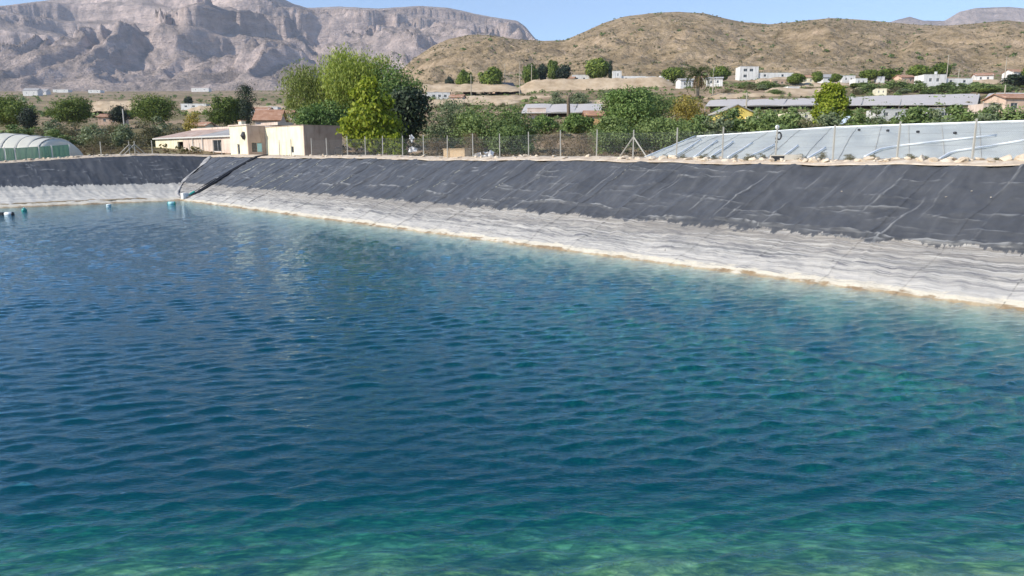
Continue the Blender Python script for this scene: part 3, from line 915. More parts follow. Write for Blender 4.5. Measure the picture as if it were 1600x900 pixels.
KIND = {   # leaf, clump radius share, clumps, leaves per clump, leaf size, hang, slim, crown bottom share, form, bark, stems
    'pine': dict(leaf='pine', cs=0.20, n=62, per=300, ls=0.20, h0=0.14, form='round', hang=0, slim=0.34),
    'tall_pine': dict(leaf='darkpine', cs=0.30, n=34, per=190, ls=0.19, h0=0.10, form='cone', hang=0, slim=0.34),
    'dark': dict(leaf='darkpine', cs=0.24, n=26, per=190, ls=0.19, h0=0.12, form='round', hang=0, slim=0.4),
    'pepper': dict(leaf='pepper', cs=0.165, n=96, per=280, ls=0.17, h0=0.18, form='round', hang=0.8, slim=0.28),
    'olivey': dict(leaf='olivey', cs=0.16, n=64, per=230, ls=0.165, h0=0.12, form='round', hang=0.7, slim=0.28),
    'green': dict(leaf='green', cs=0.19, n=48, per=230, ls=0.16, h0=0.15, form='round', hang=0.1, slim=0.45),
    'lime': dict(leaf='lime', cs=0.155, n=84, per=150, ls=0.20, h0=0.02, form='dome', hang=0.35, slim=0.62),
    'fig': dict(leaf='fig', cs=0.19, n=44, per=200, ls=0.19, h0=0.10, form='round', hang=0.3, slim=0.6),
    'shrub': dict(leaf='shrub', cs=0.21, n=34, per=210, ls=0.13, h0=0.03, form='dome', hang=0, slim=0.42, stems=6),
    'grey': dict(leaf='grey', cs=0.21, n=34, per=200, ls=0.12, h0=0.03, form='dome', hang=0, slim=0.36, stems=6),
    'scrub': dict(leaf='scrub', cs=0.24, n=26, per=150, ls=0.12, h0=0.02, form='dome', hang=0, slim=0.25, stems=7),
    'dry': dict(leaf='dry', cs=0.25, n=22, per=120, ls=0.13, h0=0.02, form='dome', hang=0, slim=0.12, stems=9),
    'golden': dict(leaf='golden', cs=0.22, n=30, per=150, ls=0.14, h0=0.05, form='round', hang=0.2, slim=0.5, stems=4),
}
tseed = [100]


def plant_meshes(kind, w, d, h, scale_leaf=1.0, dens=1.0):
    k = KIND[kind]
    tseed[0] += 1
    r = np.random.default_rng(tseed[0])
    w *= 1.08; d *= 1.08
    rad = k['cs'] * 1.1 * min((w + h) / 2, 1.25 * w, 1.25 * h)
    cl = crown_shape(r, w, d, k['h0'] * h, h, int(k['n'] * dens ** 0.5), rad, k['form'])
    cm = crown_mesh('crown', r, cl, int(0.84 * k['per'] * dens ** 0.5), k['ls'] * 1.28 * scale_leaf, k['hang'], k['slim'])
    cm.materials.append(L[k['leaf']])
    tm = trunk_mesh('trunk', r, k['h0'] * h + 0.12 * h, cl, 0.028 * h if k.get('stems', 1) == 1 else 0.012 * h + 0.02, k.get('stems', 1))
    tm.materials.append(M['bark'] if kind not in ('grey', 'dry', 'scrub', 'olivey') else M['greybark'])
    return cm, tm


def plant(name, label, cat, kind, px, ytop, wpx, Y, group=None, dens=1.0, leaf=1.0, ybase=None, depth=0.85):
    X = (px - 800) / 1174.0 * Y
    z0 = gz(X, Y) - 0.05
    h = max(0.5, CAM_Z + (238 - ytop) / 1174.0 * Y - z0)
    w = wpx / 1174.0 * Y
    cm, tm = plant_meshes(kind, w, w * depth, h, leaf, dens)
    e = empty(name, (X, Y, z0), rng.uniform(-0.6, 0.6))
    link('crown', cm, None, e); link('trunk', tm, None, e)
    return tag(e, label, cat, group)


variants = {}
def plant_copy(name, label, cat, kind, px, ytop, wpx, Y, group=None, nvar=4, h_min=0.6, dz=-0.05):
    """a plant whose crown and trunk share their meshes with others of its kind"""
    if kind not in variants:
        variants[kind] = []
        for i in range(nvar):
            tall = kind in ('tall_pine',)
            variants[kind].append(plant_meshes(kind, 3.2 if not tall else 1.8, 3.2 if not tall else 1.8, 3.4 if not tall else 6.0, 0.9, 0.55))
    X = (px - 800) / 1174.0 * Y
    z0 = gz(X, Y) + dz
    h = max(h_min, CAM_Z + (238 - ytop) / 1174.0 * Y - z0)
    w = wpx / 1174.0 * Y
    cm, tm = variants[kind][int(rng.integers(len(variants[kind])))]
    e = empty(name, (X, Y, z0), rng.uniform(0, 6.28))
    b = (3.2, 3.4) if kind != 'tall_pine' else (1.8, 6.0)
    e.scale = (w / b[0], w / b[0], h / b[1])
    link('crown', cm, None, e); link('trunk', tm, None, e)
    return tag(e, label, cat, group)

# --- pines on the plain behind the plastic tunnel, seen against the mountain
plant('pine_tree', 'big rounded pine rising behind the plastic tunnel greenhouse', 'tree', 'pine', 20, 148, 82, 185)
plant('tree', 'small dark tree hugging the flank of the pine behind the tunnel greenhouse', 'tree', 'dark', 50, 167, 30, 178)
plant('pine_tree', 'rounded pine standing alone between the tunnel pine and the dark little tree', 'tree', 'pine', 122, 150, 66, 205)
plant('tree', 'small almost black tree beside the broad pine, pale post in front', 'tree', 'dark', 192, 163, 32, 212)
plant('pine_tree', 'broad pine with several rounded clumps behind the pink shed', 'tree', 'pine', 246, 146, 74, 205)
plant('pine_tree', 'round green pine touching the tall narrow tree behind the farm buildings', 'tree', 'pine', 359, 150, 60, 190)
plant('tall_tree', 'tall narrow dark green tree behind the cream blocks', 'tree', 'tall_pine', 389, 129, 30, 190)
plant('shrub', 'small golden green bush under the pines behind the shed roof', 'shrub', 'golden', 303, 171, 26, 165, dens=0.5)
# --- dusty brush between the tunnel and the shed
br = [(28, 188, 60, 150, 'shrub'), (62, 196, 50, 128, 'scrub'), (95, 200, 50, 124, 'shrub'), (120, 186, 60, 140, 'scrub'), (148, 190, 52, 126, 'grey'), (175, 184, 60, 138, 'scrub'), (200, 192, 50, 124, 'grey'),
      (226, 186, 56, 136, 'scrub'), (250, 182, 52, 142, 'grey'), (275, 188, 46, 140, 'scrub'), (88, 184, 40, 165, 'grey'), (160, 206, 44, 120, 'scrub'), (214, 208, 44, 122, 'scrub'), (345, 192, 40, 150, 'scrub'), (425, 186, 44, 140, 'scrub')]
for i, (px, yt, wp, Y, k) in enumerate(sorted(br)):
    plant_copy('shrub', '%s dusty olive shrub from the tunnel end, in the brush behind the shed' % ORD[i], 'shrub', k, px, yt, wp, Y, 'dusty brush behind the shed')
for i, (px, yt, wp, Y) in enumerate([(122, 224, 40, 108), (146, 222, 44, 110), (172, 226, 42, 106), (192, 228, 36, 108), (218, 229, 34, 112), (232, 230, 26, 114)]):
    plant_copy('dry_bush', '%s straw-coloured dry bush along the bank between tunnel and shed' % ORD[i], 'bush', 'dry', px, yt, wp, Y, 'dry bushes between tunnel and shed')
# --- the tall clump beside the farmhouse
plant('tree', 'tall thin olive-yellow tree at the farmhouse side of the big tree clump', 'tree', 'olivey', 490, 92, 96, 112)
plant('pepper_tree', 'tallest drooping light green tree of the clump behind the farmhouse', 'tree', 'pepper', 556, 69, 128, 110)
plant('pepper_tree', 'drooping green tree on the far side of the clump, above the dark fig', 'tree', 'green', 620, 88, 92, 108)
plant('tree', 'leafy mid-green tree directly behind the flat farmhouse roof', 'tree', 'green', 508, 150, 92, 104)
plant('mulberry_tree', 'bright yellow-green leafy tree in front of the dark fig by the fence', 'tree', 'lime', 585, 122, 88, 92)
plant('fig_tree', 'dark almost black-green fig behind the yellow-green tree', 'tree', 'fig', 635, 132, 70, 100)
plant('shrub', 'small yellow-green bush low between two fence posts under the fig', 'shrub', 'lime', 618, 206, 36, 90, dens=0.4)
plant('shrub', 'broad grey-green shrub beside the dark fig', 'shrub', 'grey', 706, 140, 112, 100, dens=1.6)
plant('shrub', 'dense dark green bush behind the low tan block', 'shrub', 'shrub', 756, 154, 100, 96, dens=1.6)
plant('shrub', 'rounded green bush with a bright top, end of the dense thicket', 'shrub', 'shrub', 796, 156, 92, 98, dens=1.5)
plant('shrub', 'low light olive bush against the fence at the thicket end', 'shrub', 'shrub', 800, 194, 76, 84, dens=1.3)
plant('dry_bush', 'brown leafless bush behind the fence, beside the dark fig', 'bush', 'dry', 686, 206, 52, 88)
plant('dry_bush', 'dark brown dry bush between grey-green shrub and tan block', 'bush', 'dry', 736, 204, 44, 88)
plant('dry_bush', 'bare brown bush in the open gap behind the fence', 'bush', 'dry', 868, 194, 62, 86)
plant('dry_bush', 'second bare brown bush in the gap, nearer the braced post', 'bush', 'dry', 908, 198, 60, 82)
plant('shrub', 'small green bush before the pale wall under the grey net roof', 'shrub', 'green', 850, 180, 36, 120)
plant('shrub', 'green bush in front of the orange house', 'shrub', 'green', 902, 178, 46, 115)
# --- trees behind the braced post and the net greenhouse
plant('tree', 'tall leafy green tree behind the braced fence post', 'tree', 'green', 978, 132, 104, 106, dens=1.4)
plant('tree', 'dark shaded tree beside the leafy one behind the braced post', 'tree', 'shrub', 1026, 138, 92, 112, dens=1.4)
plant('shrub', 'golden-leaved tree in front of the palm', 'tree', 'golden', 1068, 146, 64, 118, dens=0.8)
plant('shrub', 'big olive shrub right behind the braced post', 'shrub', 'shrub', 968, 178, 112, 88, dens=1.6)
plant('shrub', 'big grey-green shrub at the low corner of the net greenhouse', 'shrub', 'shrub', 1035, 174, 116, 92, dens=1.6)
plant('tree', 'bright lime-green tree rising above the hedge behind the net greenhouse', 'tree', 'lime', 1297, 128, 58, 128)
hd = [(1085, 172, 66, 100, 'shrub'), (1118, 178, 58, 96, 'grey'), (1150, 170, 62, 100, 'shrub'), (1180, 168, 60, 98, 'shrub'), (1206, 178, 52, 92, 'shrub'), (1232, 172, 56, 96, 'shrub'), (1258, 182, 46, 90, 'scrub'), (1285, 172, 60, 96, 'grey'),
      (1312, 182, 44, 88, 'scrub'), (1336, 178, 52, 92, 'shrub'), (1362, 172, 54, 96, 'grey'), (1392, 182, 56, 92, 'scrub'), (1428, 164, 62, 98, 'shrub'), (1456, 176, 52, 92, 'grey'), (1490, 156, 66, 104, 'shrub'),
      (1512, 168, 60, 94, 'shrub'), (1545, 166, 60, 92, 'grey'), (1572, 162, 62, 96, 'shrub'), (1604, 168, 66, 94, 'shrub'), (1650, 164, 80, 94, 'shrub'), (1710, 164, 80, 92, 'shrub')]
for i, (px, yt, wp, Y, k) in enumerate(hd):
    plant_copy('shrub', '%s shrub from the braced post in the hedge behind the net greenhouse' % ORD[i], 'shrub', k, px, yt - 5, wp * 1.3, Y, 'hedge shrubs behind the net greenhouse', 5)
# --- weeds on the crest
wd_ = [(962, 249, 14, 47), (1040, 246, 16, 44.5), (1068, 248, 14, 43.5), (1102, 243, 22, 43), (1118, 246, 18, 42.5), (1148, 247, 12, 42), (1172, 244, 22, 42), (1190, 246, 16, 41.2), (1252, 244, 22, 40.6), (1285, 246, 18, 40), (1330, 245, 22, 39.6), (1368, 246, 18, 38.6),
       (1425, 244, 26, 38.2), (1446, 247, 16, 37.4), (1560, 243, 26, 36), (1592, 240, 18, 35.6)]
for i, (px, yt, wp, Y) in enumerate(wd_):
    # stands on the crest behind the stones
    X = (px - 800) / 1174.0 * Y
    n = X * NX + Y * NY
    Y = Y * 41.5 / n
    plant_copy('weed_tuft', '%s small weed tuft along the stony crest, counted from the braced post' % ORD[i], 'weed', 'scrub', px, yt - 3, wp, Y, 'weeds on the stony crest', dz=0.02)
# --- trees among the far houses
ft = [('pine', 727, 113, 26, 330, 'round pine at the far end of the hillside houses, over the tan slope'), ('pine', 768, 107, 36, 330, 'rounded pine beside the pink house with the dark roof'), ('dark', 705, 120, 14, 340, 'small bush uphill of the white cluster'),
      ('pine', 828, 103, 24, 345, 'dark pine just past the pink house'), ('dark', 846, 101, 18, 350, 'narrow dark tree among the poles'), ('pine', 863, 97, 18, 360, 'small umbrella-shaped tree on a bare stem among the houses'),
      ('dark', 878, 105, 24, 350, 'dark tree touching the low white house'), ('pine', 932, 95, 36, 365, 'round pine beside the white tower house'), ('tall_pine', 951, 97, 6, 362, 'thin dark cypress beside the white tower'),
      ('pine', 1048, 108, 30, 335, 'olive green tree behind the palm'), ('pine', 1120, 106, 28, 340, 'round dark tree behind the low white house past the palm'), ('pine', 1235, 118, 26, 300, 'low tree at the end of the long white wall'),
      ('pine', 1268, 115, 18, 310, 'small tree uphill of the lime-green tree'), ('pine', 1296, 118, 16, 310, 'little tree right above the lime-green tree'), ('pine', 1348, 112, 28, 320, 'wide low pine uphill, between small white walls'),
      ('pine', 1378, 110, 34, 320, 'olive tree in the middle of the upper slope'), ('pine', 1425, 104, 32, 330, 'round light green tree beside the long white house'), ('pine', 1458, 102, 26, 335, 'round tree behind the long white house, pole in front'),
      ('dark', 1575, 118, 44, 270, 'dark blue-green round bush below the topmost white house'), ('pine', 1596, 104, 26, 300, 'tree at the frame edge above the dark round bush'), ('shrub', 1530, 130, 44, 250, 'pale olive bush by the net roof gap'),
      ('shrub', 1508, 128, 40, 260, 'olive thicket beside the long white house'), ('shrub', 1390, 126, 44, 270, 'low olive bush above the long grey net roof'), ('shrub', 1350, 132, 44, 262, 'grey bush above the long grey net roof, near the lime-green tree'),
      ('grey', 905, 143, 36, 215, 'grey round bush above the short net roof'), ('grey', 945, 140, 36, 222, 'grey bush beside the dead slender trunk'), ('shrub', 1000, 136, 30, 240, 'olive bush below the tan slope'), ('grey', 870, 142, 30, 214, 'thin grey bush above the short net roof end'),
      ('shrub', 1190, 128, 40, 280, 'olive scrub below the two-storey white house'), ('shrub', 1160, 130, 30, 280, 'scrub between palm and two-storey house'), ('shrub', 1420, 128, 36, 262, 'dark bush before the long white house'), ('shrub', 1460, 132, 50, 258, 'broad bush before the long white house')]
for k, px, yt, wp, Y, lab in ft:
    plant_copy({'pine': 'pine_tree', 'dark': 'tree', 'tall_pine': 'cypress_tree'}.get(k, 'shrub'), lab, 'tree' if k in ('pine', 'dark', 'tall_pine') else 'shrub', k, px, yt, wp, Y, 'trees among the hillside houses')
bel = np.random.default_rng(44)
bpx = np.sort(bel.uniform(1120, 1640, 25))
for i, px in enumerate(bpx):
    Y = bel.uniform(236, 285); kk = ['shrub', 'shrub', 'grey', 'pine', 'scrub'][int(bel.integers(5))]
    X = (px - 800) / 1174.0 * Y; yg = 238 - (gz(X, Y) - CAM_Z) / Y * 1174
    plant_copy('shrub', '%s bush past the palm in the belt above the long net roof' % ORD[i], 'shrub', kk, px, yg - bel.uniform(8, 15), bel.uniform(16, 34), Y, 'belt of bushes above the long net roof')
cpx = np.sort(bel.uniform(650, 1080, 22))
for i, px in enumerate(cpx):
    Y = bel.uniform(175, 250); kk = ['shrub', 'scrub', 'grey', 'scrub'][int(bel.integers(4))]
    X = (px - 800) / 1174.0 * Y; yg = 238 - (gz(X, Y) - CAM_Z) / Y * 1174
    plant_copy('shrub', '%s bush from the fig on the dry slope below the hillside houses' % ORD[i], 'shrub', kk, px, yg - bel.uniform(5, 11), bel.uniform(14, 30), Y, 'bushes on the dry slope before the palm')
# left plain
for px, yt, wp, Y, k, lab in [(300, 152, 14, 420, 'dark', 'dot-like dark tree on the plain under the mountain'), (205, 172, 20, 260, 'pine', 'low tree beside the pink roofed house on the plain'), (410, 176, 22, 200, 'dark', 'dark bush behind the tall narrow tree'),
                              (440, 172, 26, 240, 'shrub', 'shrub on the plain beside the olive-yellow tree'), (675, 150, 20, 260, 'shrub', 'shrub peeping over the fig beside the white cluster')]:
    plant_copy('tree', lab, 'tree', k, px, yt, wp, Y, 'trees on the plain')

# --- palm and dead trunk
def palm(px, ybase, ytop, Y):
    X = (px - 800) / 1174.0 * Y
    z0 = gz(X, Y); h = CAM_Z + (238 - ytop) / 1174.0 * Y - z0
    e = tag(empty('palm_tree', (X, Y, z0)), 'stout date palm with a skirt of dead fronds among the hillside houses', 'palm')
    ht = h * 0.55
    MB().tube([(0, 0, -0.3), (0, 0, ht * 0.5), (0, 0, ht)], [0.55, 0.5, 0.62], 9).build('trunk', M['greybark'], e, True)
    r = np.random.default_rng(4)
    for nm, cnt, lo, hi, leaf in (('fronds', 46, -0.15, 1.35, 'palm'), ('dead_fronds', 26, -1.35, -0.7, 'deadpalm')):
        C, N = [], []
        for k in range(cnt):
            a = r.uniform(0, 6.283); el = r.uniform(lo, hi); ln = h * (0.46 if leaf == 'palm' else 0.30) * r.uniform(0.85, 1.1)
            for s in np.linspace(0.08, 1, 20):
                el2 = el - 1.15 * s * s * (1 if leaf == 'palm' else 0.3)
                p = np.array([math.cos(a) * math.cos(el2), math.sin(a) * math.cos(el2), math.sin(el2)]) * ln * s + np.array([0, 0, ht + 0.2])
                for _ in range(5):
                    C.append(p + r.normal(0, 0.10, 3)); nn = r.normal(size=3) + np.array([0, 0, 1.0]); N.append(nn / np.linalg.norm(nn))
        v, f = leaf_quads(np.array(C), np.array(N), 0.30, r, 0.25, 0.22)
        link(nm, mesh_np(nm, v, f, False), L[leaf], e)
palm(1086, 146, 96, 240)
dt = on_ground(887, 150)
hd_ = CAM_Z + (238 - 143) / 1174.0 * 150 - dt.z
e = tag(empty('dead_tree', dt), 'slender dark dead trunk with a bare fork before the short net roof', 'tree')
MB().tube([(0, 0, -0.2), (0.05, 0, hd_ * 0.4), (-0.05, 0, hd_ * 0.75), (0.05, 0, hd_ * 0.84)], [0.30, 0.36, 0.30, 0.16], 7).build('trunk', M['bark'], e, True)
b_ = MB()
for a, t in ((-1.1, 0.9), (0.9, 1.2), (0.3, 0.9)):
    b_.tube([(0.05, 0, hd_ * 0.80), (0.05 + a * 0.5, 0.1, hd_ * 0.90), (0.05 + a, 0.1, hd_ * 0.80 + t * 1.2)], [0.12, 0.08, 0.03], 5).build('branch', M['greybark'], e, True)
    b_ = MB()

# --- loose scrub nobody could count
def scatter(name, label, n, pick, leaf, smin, smax, per, lsz, seed):
    r = np.random.default_rng(seed)
    C, N, S = [], [], []
    for X, Y, z in pick(r, n):
        s = r.uniform(smin, smax)
        d = r.normal(size=(per, 3)); d /= np.linalg.norm(d, axis=1, keepdims=True); d[:, 2] = np.abs(d[:, 2]) * 0.8
        C.append(np.array([X, Y, z]) + d * s * r.uniform(0.4, 1, (per, 1)))
        nn = d + 0.5 * r.normal(size=(per, 3)); N.append(nn / np.linalg.norm(nn, axis=1, keepdims=True)); S.append(np.full((per, 1), s * lsz))
    v, f = leaf_quads(np.concatenate(C), np.concatenate(N), np.concatenate(S), r, 0, 0.5)
    return tag(link(name, mesh_np(name, v, f, False), L[leaf]), label, None, None, 'stuff')
def pick_plain(px0, px1, Y0, Y1, clump=0.0):
    def f(r, n):
        out = []
        while len(out) < n:
            Y = math.exp(r.uniform(math.log(Y0), math.log(Y1))); X = (r.uniform(px0, px1) - 800) / 1174.0 * Y
            if clump and float(fbm(np.array([X / 25.]), np.array([Y / 25.]), 3, 12)[0]) < clump: continue
            if bool(in_pond(np.array([X]), np.array([Y]), 0.6)[0]): continue
            out.append((X, Y, 0))
        a = np.array(out); a[:, 2] = ground_z(a[:, 0], a[:, 1]) - 0.05
        return a
    return f
scatter('scrub', 'dark low scrub dotted over the slope below the hillside houses', 1500, pick_plain(640, 1700, 125, 430, 0.0), 'shrub', 0.5, 1.5, 26, 0.34, 71)
scatter('scrub', 'dusty low scrub over the plain and slope', 2200, pick_plain(-150, 1700, 115, 450, -0.2), 'scrub', 0.35, 1.2, 22, 0.36, 72)
scatter('scrub', 'dark bushes dotted over the plain under the mountain', 700, pick_plain(-150, 640, 300, 1500, 0.0), 'shrub', 1.0, 3.2, 22, 0.36, 73)
scatter('dry_grass', 'straw-coloured dry grass behind the crest and fence', 1900, pick_plain(-100, 1100, 72, 120), 'dry', 0.12, 0.5, 16, 0.4, 74)
hill_o = bpy.data.objects['hill']
hv = np.empty(len(hill_o.data.vertices) * 3, np.float32); hill_o.data.vertices.foreach_get('co', hv); hv = hv.reshape(-1, 3)
def pick_hill(r, n):
    ok = hv[(hv[:, 1] < 1040) & (hv[:, 1] > 440)]
    pxv = 800 + 1174 * ok[:, 0] / ok[:, 1]
    ok = ok[(pxv > 600) & (pxv < 1750)]
    ok = ok[fbm(ok[:, 0] / 60., ok[:, 1] / 60., 3, 33) > -0.12]
    a = ok[r.integers(len(ok), size=n)].copy()
    a[:, :2] += r.normal(0, 1.5, (n, 2))
    return a
scatter('hill_scrub', 'olive scrub bushes dotted over the tan hill', 4400, pick_hill, 'scrub', 0.5, 1.7, 11, 0.5, 75)
scatter('hill_scrub', 'darker larger bushes dotted over the tan hill', 420, pick_hill, 'shrub', 0.9, 3.0, 22, 0.4, 76)

# ------------------------------------------------------------------ fences
def fence_part(e, name, b, m):
    return b.build(name, m, e)


def line_fence(name, label, pts, height, brace, wires, meshed):
    """posts at pts (on the ground), strained wires and wire mesh between them"""
    e = tag(empty(name, pts[0]), label, 'fence')
    o = Vector(pts[0])
    for i, p in enumerate(pts):
        q = Vector(p) - o
        h = height * rng.uniform(0.985, 1.02)
        tilt = Vector((rng.normal(0, 0.012), rng.normal(0, 0.012), 0)) * h
        t = 0.042
        MB().hexa([q + Vector((a * t, b * t, -0.4)) for a, b in ((-1, -1), (1, -1), (1, 1), (-1, 1))],
                  [q + tilt + Vector((a * t * 0.85, b * t * 0.85, h)) for a, b in ((-1, -1), (1, -1), (1, 1), (-1, 1))]).build('post', M['post'], e)
        if i in brace:
            d = (Vector(pts[min(i + 1, len(pts) - 1)]) - Vector(pts[max(i - 1, 0)])).normalized(); d.z = 0
            for sgn in (-1, 1):
                f = q + d * sgn * 1.6 * brace[i] + Vector((0, 0, -0.1))
                MB().tube([f, q + Vector((0, 0, h * 0.74)) + d * sgn * 0.03], 0.05, 4).build('brace', M['post'], e)
    ws = MB()
    for z in wires:
        for a, b in zip(pts[:-1], pts[1:]):
            a, b = Vector(a) - o, Vector(b) - o
            ws.tube([a + Vector((0, 0, z)), (a + b) / 2 + Vector((0, 0, z - 0.015)), b + Vector((0, 0, z))], 0.004, 3)
    tag(ws.build('strained_wires', M['wire'], e), kind='stuff')
    if meshed:
        V, F = [], []
        H = wires[-1]
        for a, b in zip(pts[:-1], pts[1:]):
            a, b = np.array(Vector(a) - o), np.array(Vector(b) - o)
            Lh = np.linalg.norm((b - a)[:2]); d = (b - a) / Lh
            for s in np.arange(-H, Lh, 0.085):
                for sg in (1, -1):
                    s0, s1, z0, z1 = s, s + H, 0.05, H
                    if s0 < 0: z0, s0 = 0.05 + (0 - s0) * (H - 0.05) / H, 0.0
                    if s1 > Lh: z1 = H - (s1 - Lh) * (H - 0.05) / H; s1 = Lh
                    if z1 - z0 < 0.03: continue
                    if sg < 0: s0, s1 = Lh - s0, Lh - s1
                    p0 = a + d * s0 + np.array([0, 0, z0]); p1 = a + d * s1 + np.array([0, 0, z1])
                    up = np.array([0, 0, 0.0018]); k = len(V)
                    dd = np.array([-d[1], d[0], 0]) * 0.0015
                    V += [p0 - up, p0 + up + dd, p0 + up - dd, p1 - up, p1 + up + dd, p1 + up - dd]
                    F += [(k, k + 1, k + 4, k + 3), (k + 1, k + 2, k + 5, k + 4), (k + 2, k, k + 3, k + 5)]
        tag(link('wire_mesh', mesh_np('wire_mesh', np.array(V), np.array(F), False), M['wire'], e), kind='stuff')
    return e


def crest_z(u): return float(rim_right(u)) + 0.30
def u_of(px, n):       # place along the far bank line that shows at picture column px
    k = (px - 800) / 1174.0
    # (n NX + u UX) = k (n NY + u UY)
    return (k * n * NY - n * NX) / (UX - k * UY)
fpx = [487, 511, 543, 571, 598, 629, 662, 699, 739, 781, 826, 876, 932, 989, 1057, 1129, 1212, 1302, 1402, 1520, 1655, 1815]
pts = []
for px in fpx:
    u = u_of(px, 41.4)
    pts.append(nu(41.4, u, crest_z(u) - 0.03))
line_fence('fence', 'wire mesh fence on slim concrete posts along the far crest, one post braced', pts, 1.98, {13: 0.85}, (0.1, 0.75, 1.35, 1.72), True)
lpts = []
for px, n_ in [(-120, 7), (-40, 12), (118, 24.5), (158, 27.1), (203, 30.9), (211, 31.6), (238, 34.2)]:
    k = (px - 800) / 1174.0
    u = 106.2
    n = (k * u * UY - u * UX) / (NX - k * NY)
    lpts.append(nu(n, u, float(rim_left(n)) + 0.28))
line_fence('fence', 'short wire fence between the green net and the pink shed, two posts with crossing braces', lpts[3:], 1.75, {1: 0.9, 2: 0.9}, (0.2, 1.0, 1.6), False)
# thin posts before the shed
spts = []
for px in (297, 313, 334, 347, 437, 455):
    n = 42.6; u = u_of(px, n)
    spts.append(nu(n, u, 4.95 if u > 100 else 5.12))
e = line_fence('fence', 'sparse row of thin grey stakes in front of the pink shed and cream block', spts, 2.0, {}, (0.9, 1.7), False)
for c in e.children:
    if c.name.startswith('post'): c.scale = (1, 1, 1)

# ------------------------------------------------------------------ stones of the crest
def rock_mesh(seed):
    import bmesh
    r = np.random.default_rng(seed)
    bm = bmesh.new()
    for k in range(16):
        p = r.normal(size=3); p /= np.linalg.norm(p); p *= r.uniform(0.8, 1.1)
        bm.verts.new((p[0], p[1] * 0.85, p[2] * 0.62))
    res = bmesh.ops.convex_hull(bm, input=bm.verts)
    bmesh.ops.delete(bm, geom=list({g for g in res['geom_interior'] + res['geom_unused'] if isinstance(g, bmesh.types.BMVert)}), context='VERTS')
    bmesh.ops.bevel(bm, geom=list(bm.edges), offset=0.05, segments=1, affect='EDGES')
    me = bpy.data.meshes.new('rock'); bm.to_mesh(me); bm.free()
    me.materials.append(M['rock'])
    return me
rocks = [rock_mesh(900 + k) for k in range(7)]
rr_ = np.random.default_rng(8)
for k in range(175):
    if k < 125: u = rr_.uniform(5, 34); n = 40.75 + abs(rr_.normal(0, 0.45)); s = rr_.uniform(0.10, 0.26) * rr_.choice([1, 1, 1.4])
    else: u = rr_.uniform(34, 86); n = 40.8 + abs(rr_.normal(0, 0.5)); s = rr_.uniform(0.10, 0.26)
    o = link('rock', rocks[int(rr_.integers(7))])
    p = nu(n, u)
    o.location = (p.x, p.y, float(rim_right(u)) + 0.05 + float(np.interp(n - 40.12, [0, 0.04, 0.3, 1.2, 3.2], [0.0, 0.05, 0.11, 0.28, 0.28])) + s * 0.12)
    o.rotation_euler = (rr_.normal(0, 0.25), rr_.normal(0, 0.25), rr_.uniform(0, 6.28))
    o.scale = (s * rr_.uniform(0.9, 1.7), s * rr_.uniform(0.8, 1.3), s * rr_.uniform(0.8, 1.2))
    zone = ('far past the dark pole' if u < u_of(1402, 41) else 'just past the dark pole' if u < u_of(1212, 41) else
            'between the braced post and the dark pole' if u < u_of(989, 41) else 'between the tan block and the braced post' if u < u_of(728, 41) else 'between farm and tan block')
    tag(o, 'pale cream stone on the far crest ' + zone, 'stone', 'pale stones on the far crest ' + zone)
for k in range(40):
    n = rr_.uniform(14, 31); u = 105.5 + abs(rr_.normal(0, 0.4)); s = rr_.uniform(0.12, 0.3)
    o = link('rock', rocks[int(rr_.integers(7))]); p = nu(n, u)
    o.location = (p.x, p.y, float(rim_left(n)) + 0.24 + s * 0.2)
    o.rotation_euler = (0.1, 0.2, rr_.uniform(0, 6.28)); o.scale = (s * rr_.uniform(0.9, 1.8), s, s)
    tag(o, 'pale stone lying along the crest below the green net', 'stone', 'pale stones below the green net')
# pale flecks on the liner
for i, (px, py) in enumerate([(1315, 302), (1478, 311), (1518, 302), (1548, 312), (1581, 303), (958, 274), (910, 260), (863, 274), (973, 274)]):
    d = ray(px, py)
    nr = d[0] * NX + d[1] * NY
    # bank plane: z = 4.91 - (40.2-n)*4.91/9
    k = 4.91 / 9.0
    t = (4.91 - 40.2 * k - CAM_Z) / (d[2] - nr * k)
    o = link('pebble', rocks[i % 7]); s = 0.045 if i < 5 else 0.03
    o.location = (d[0] * t, d[1] * t, CAM_Z + d[2] * t + 0.10); o.scale = (s * 1.4, s, s)
    tag(o, '%s white pebble from the greenhouse end, resting on the dark liner' % ['fifth', 'fourth', 'third', 'second', 'first', 'seventh', 'ninth', 'eighth', 'sixth'][i], 'pebble', 'white pebbles on the liner')

# ------------------------------------------------------------------ farm buildings
def wall_x(b, x0, x1, z0, z1, y0, y1, holes):
    """wall along x with real openings; holes = (x0,x1,z0,z1)"""
    xs = sorted({x0, x1, *[h[0] for h in holes], *[h[1] for h in holes]})
    for a, c in zip(xs[:-1], xs[1:]):
        hs = sorted([(h[2], h[3]) for h in holes if h[0] <= a + 1e-6 and h[1] >= c - 1e-6])
        z = z0
        for p, q in hs:
            if p > z + 1e-6: b.box(a, c, y0, y1, z, p)
            z = q
        if z < z1 - 1e-6: b.box(a, c, y0, y1, z, z1)


def window(e, x0, x1, z0, z1, y, depth=0.16, bars=1, m=None, pane=None):
    """frame and pane set back in an opening of the wall whose face is at y"""
    w = tag(MB().box(x0, x1, y + depth, y + depth + 0.03, z0, z1).build('window', pane or M['pane'], e))
    f = MB(); t = 0.06; ya, yb = y + depth - 0.05, y + depth - 0.005
    f.box(x0, x0 + t, ya, yb, z0, z1).box(x1 - t, x1, ya, yb, z0, z1).box(x0 + t, x1 - t, ya, yb, z1 - t, z1).box(x0 + t, x1 - t, ya, yb, z0, z0 + t)
    for k in range(bars):
        xm = x0 + (x1 - x0) * (k + 1) / (bars + 1)
        f.box(xm - 0.025, xm + 0.025, ya, yb, z0 + t, z1 - t)
    f.build('frame', m or M['paleframe'], w)
    return w

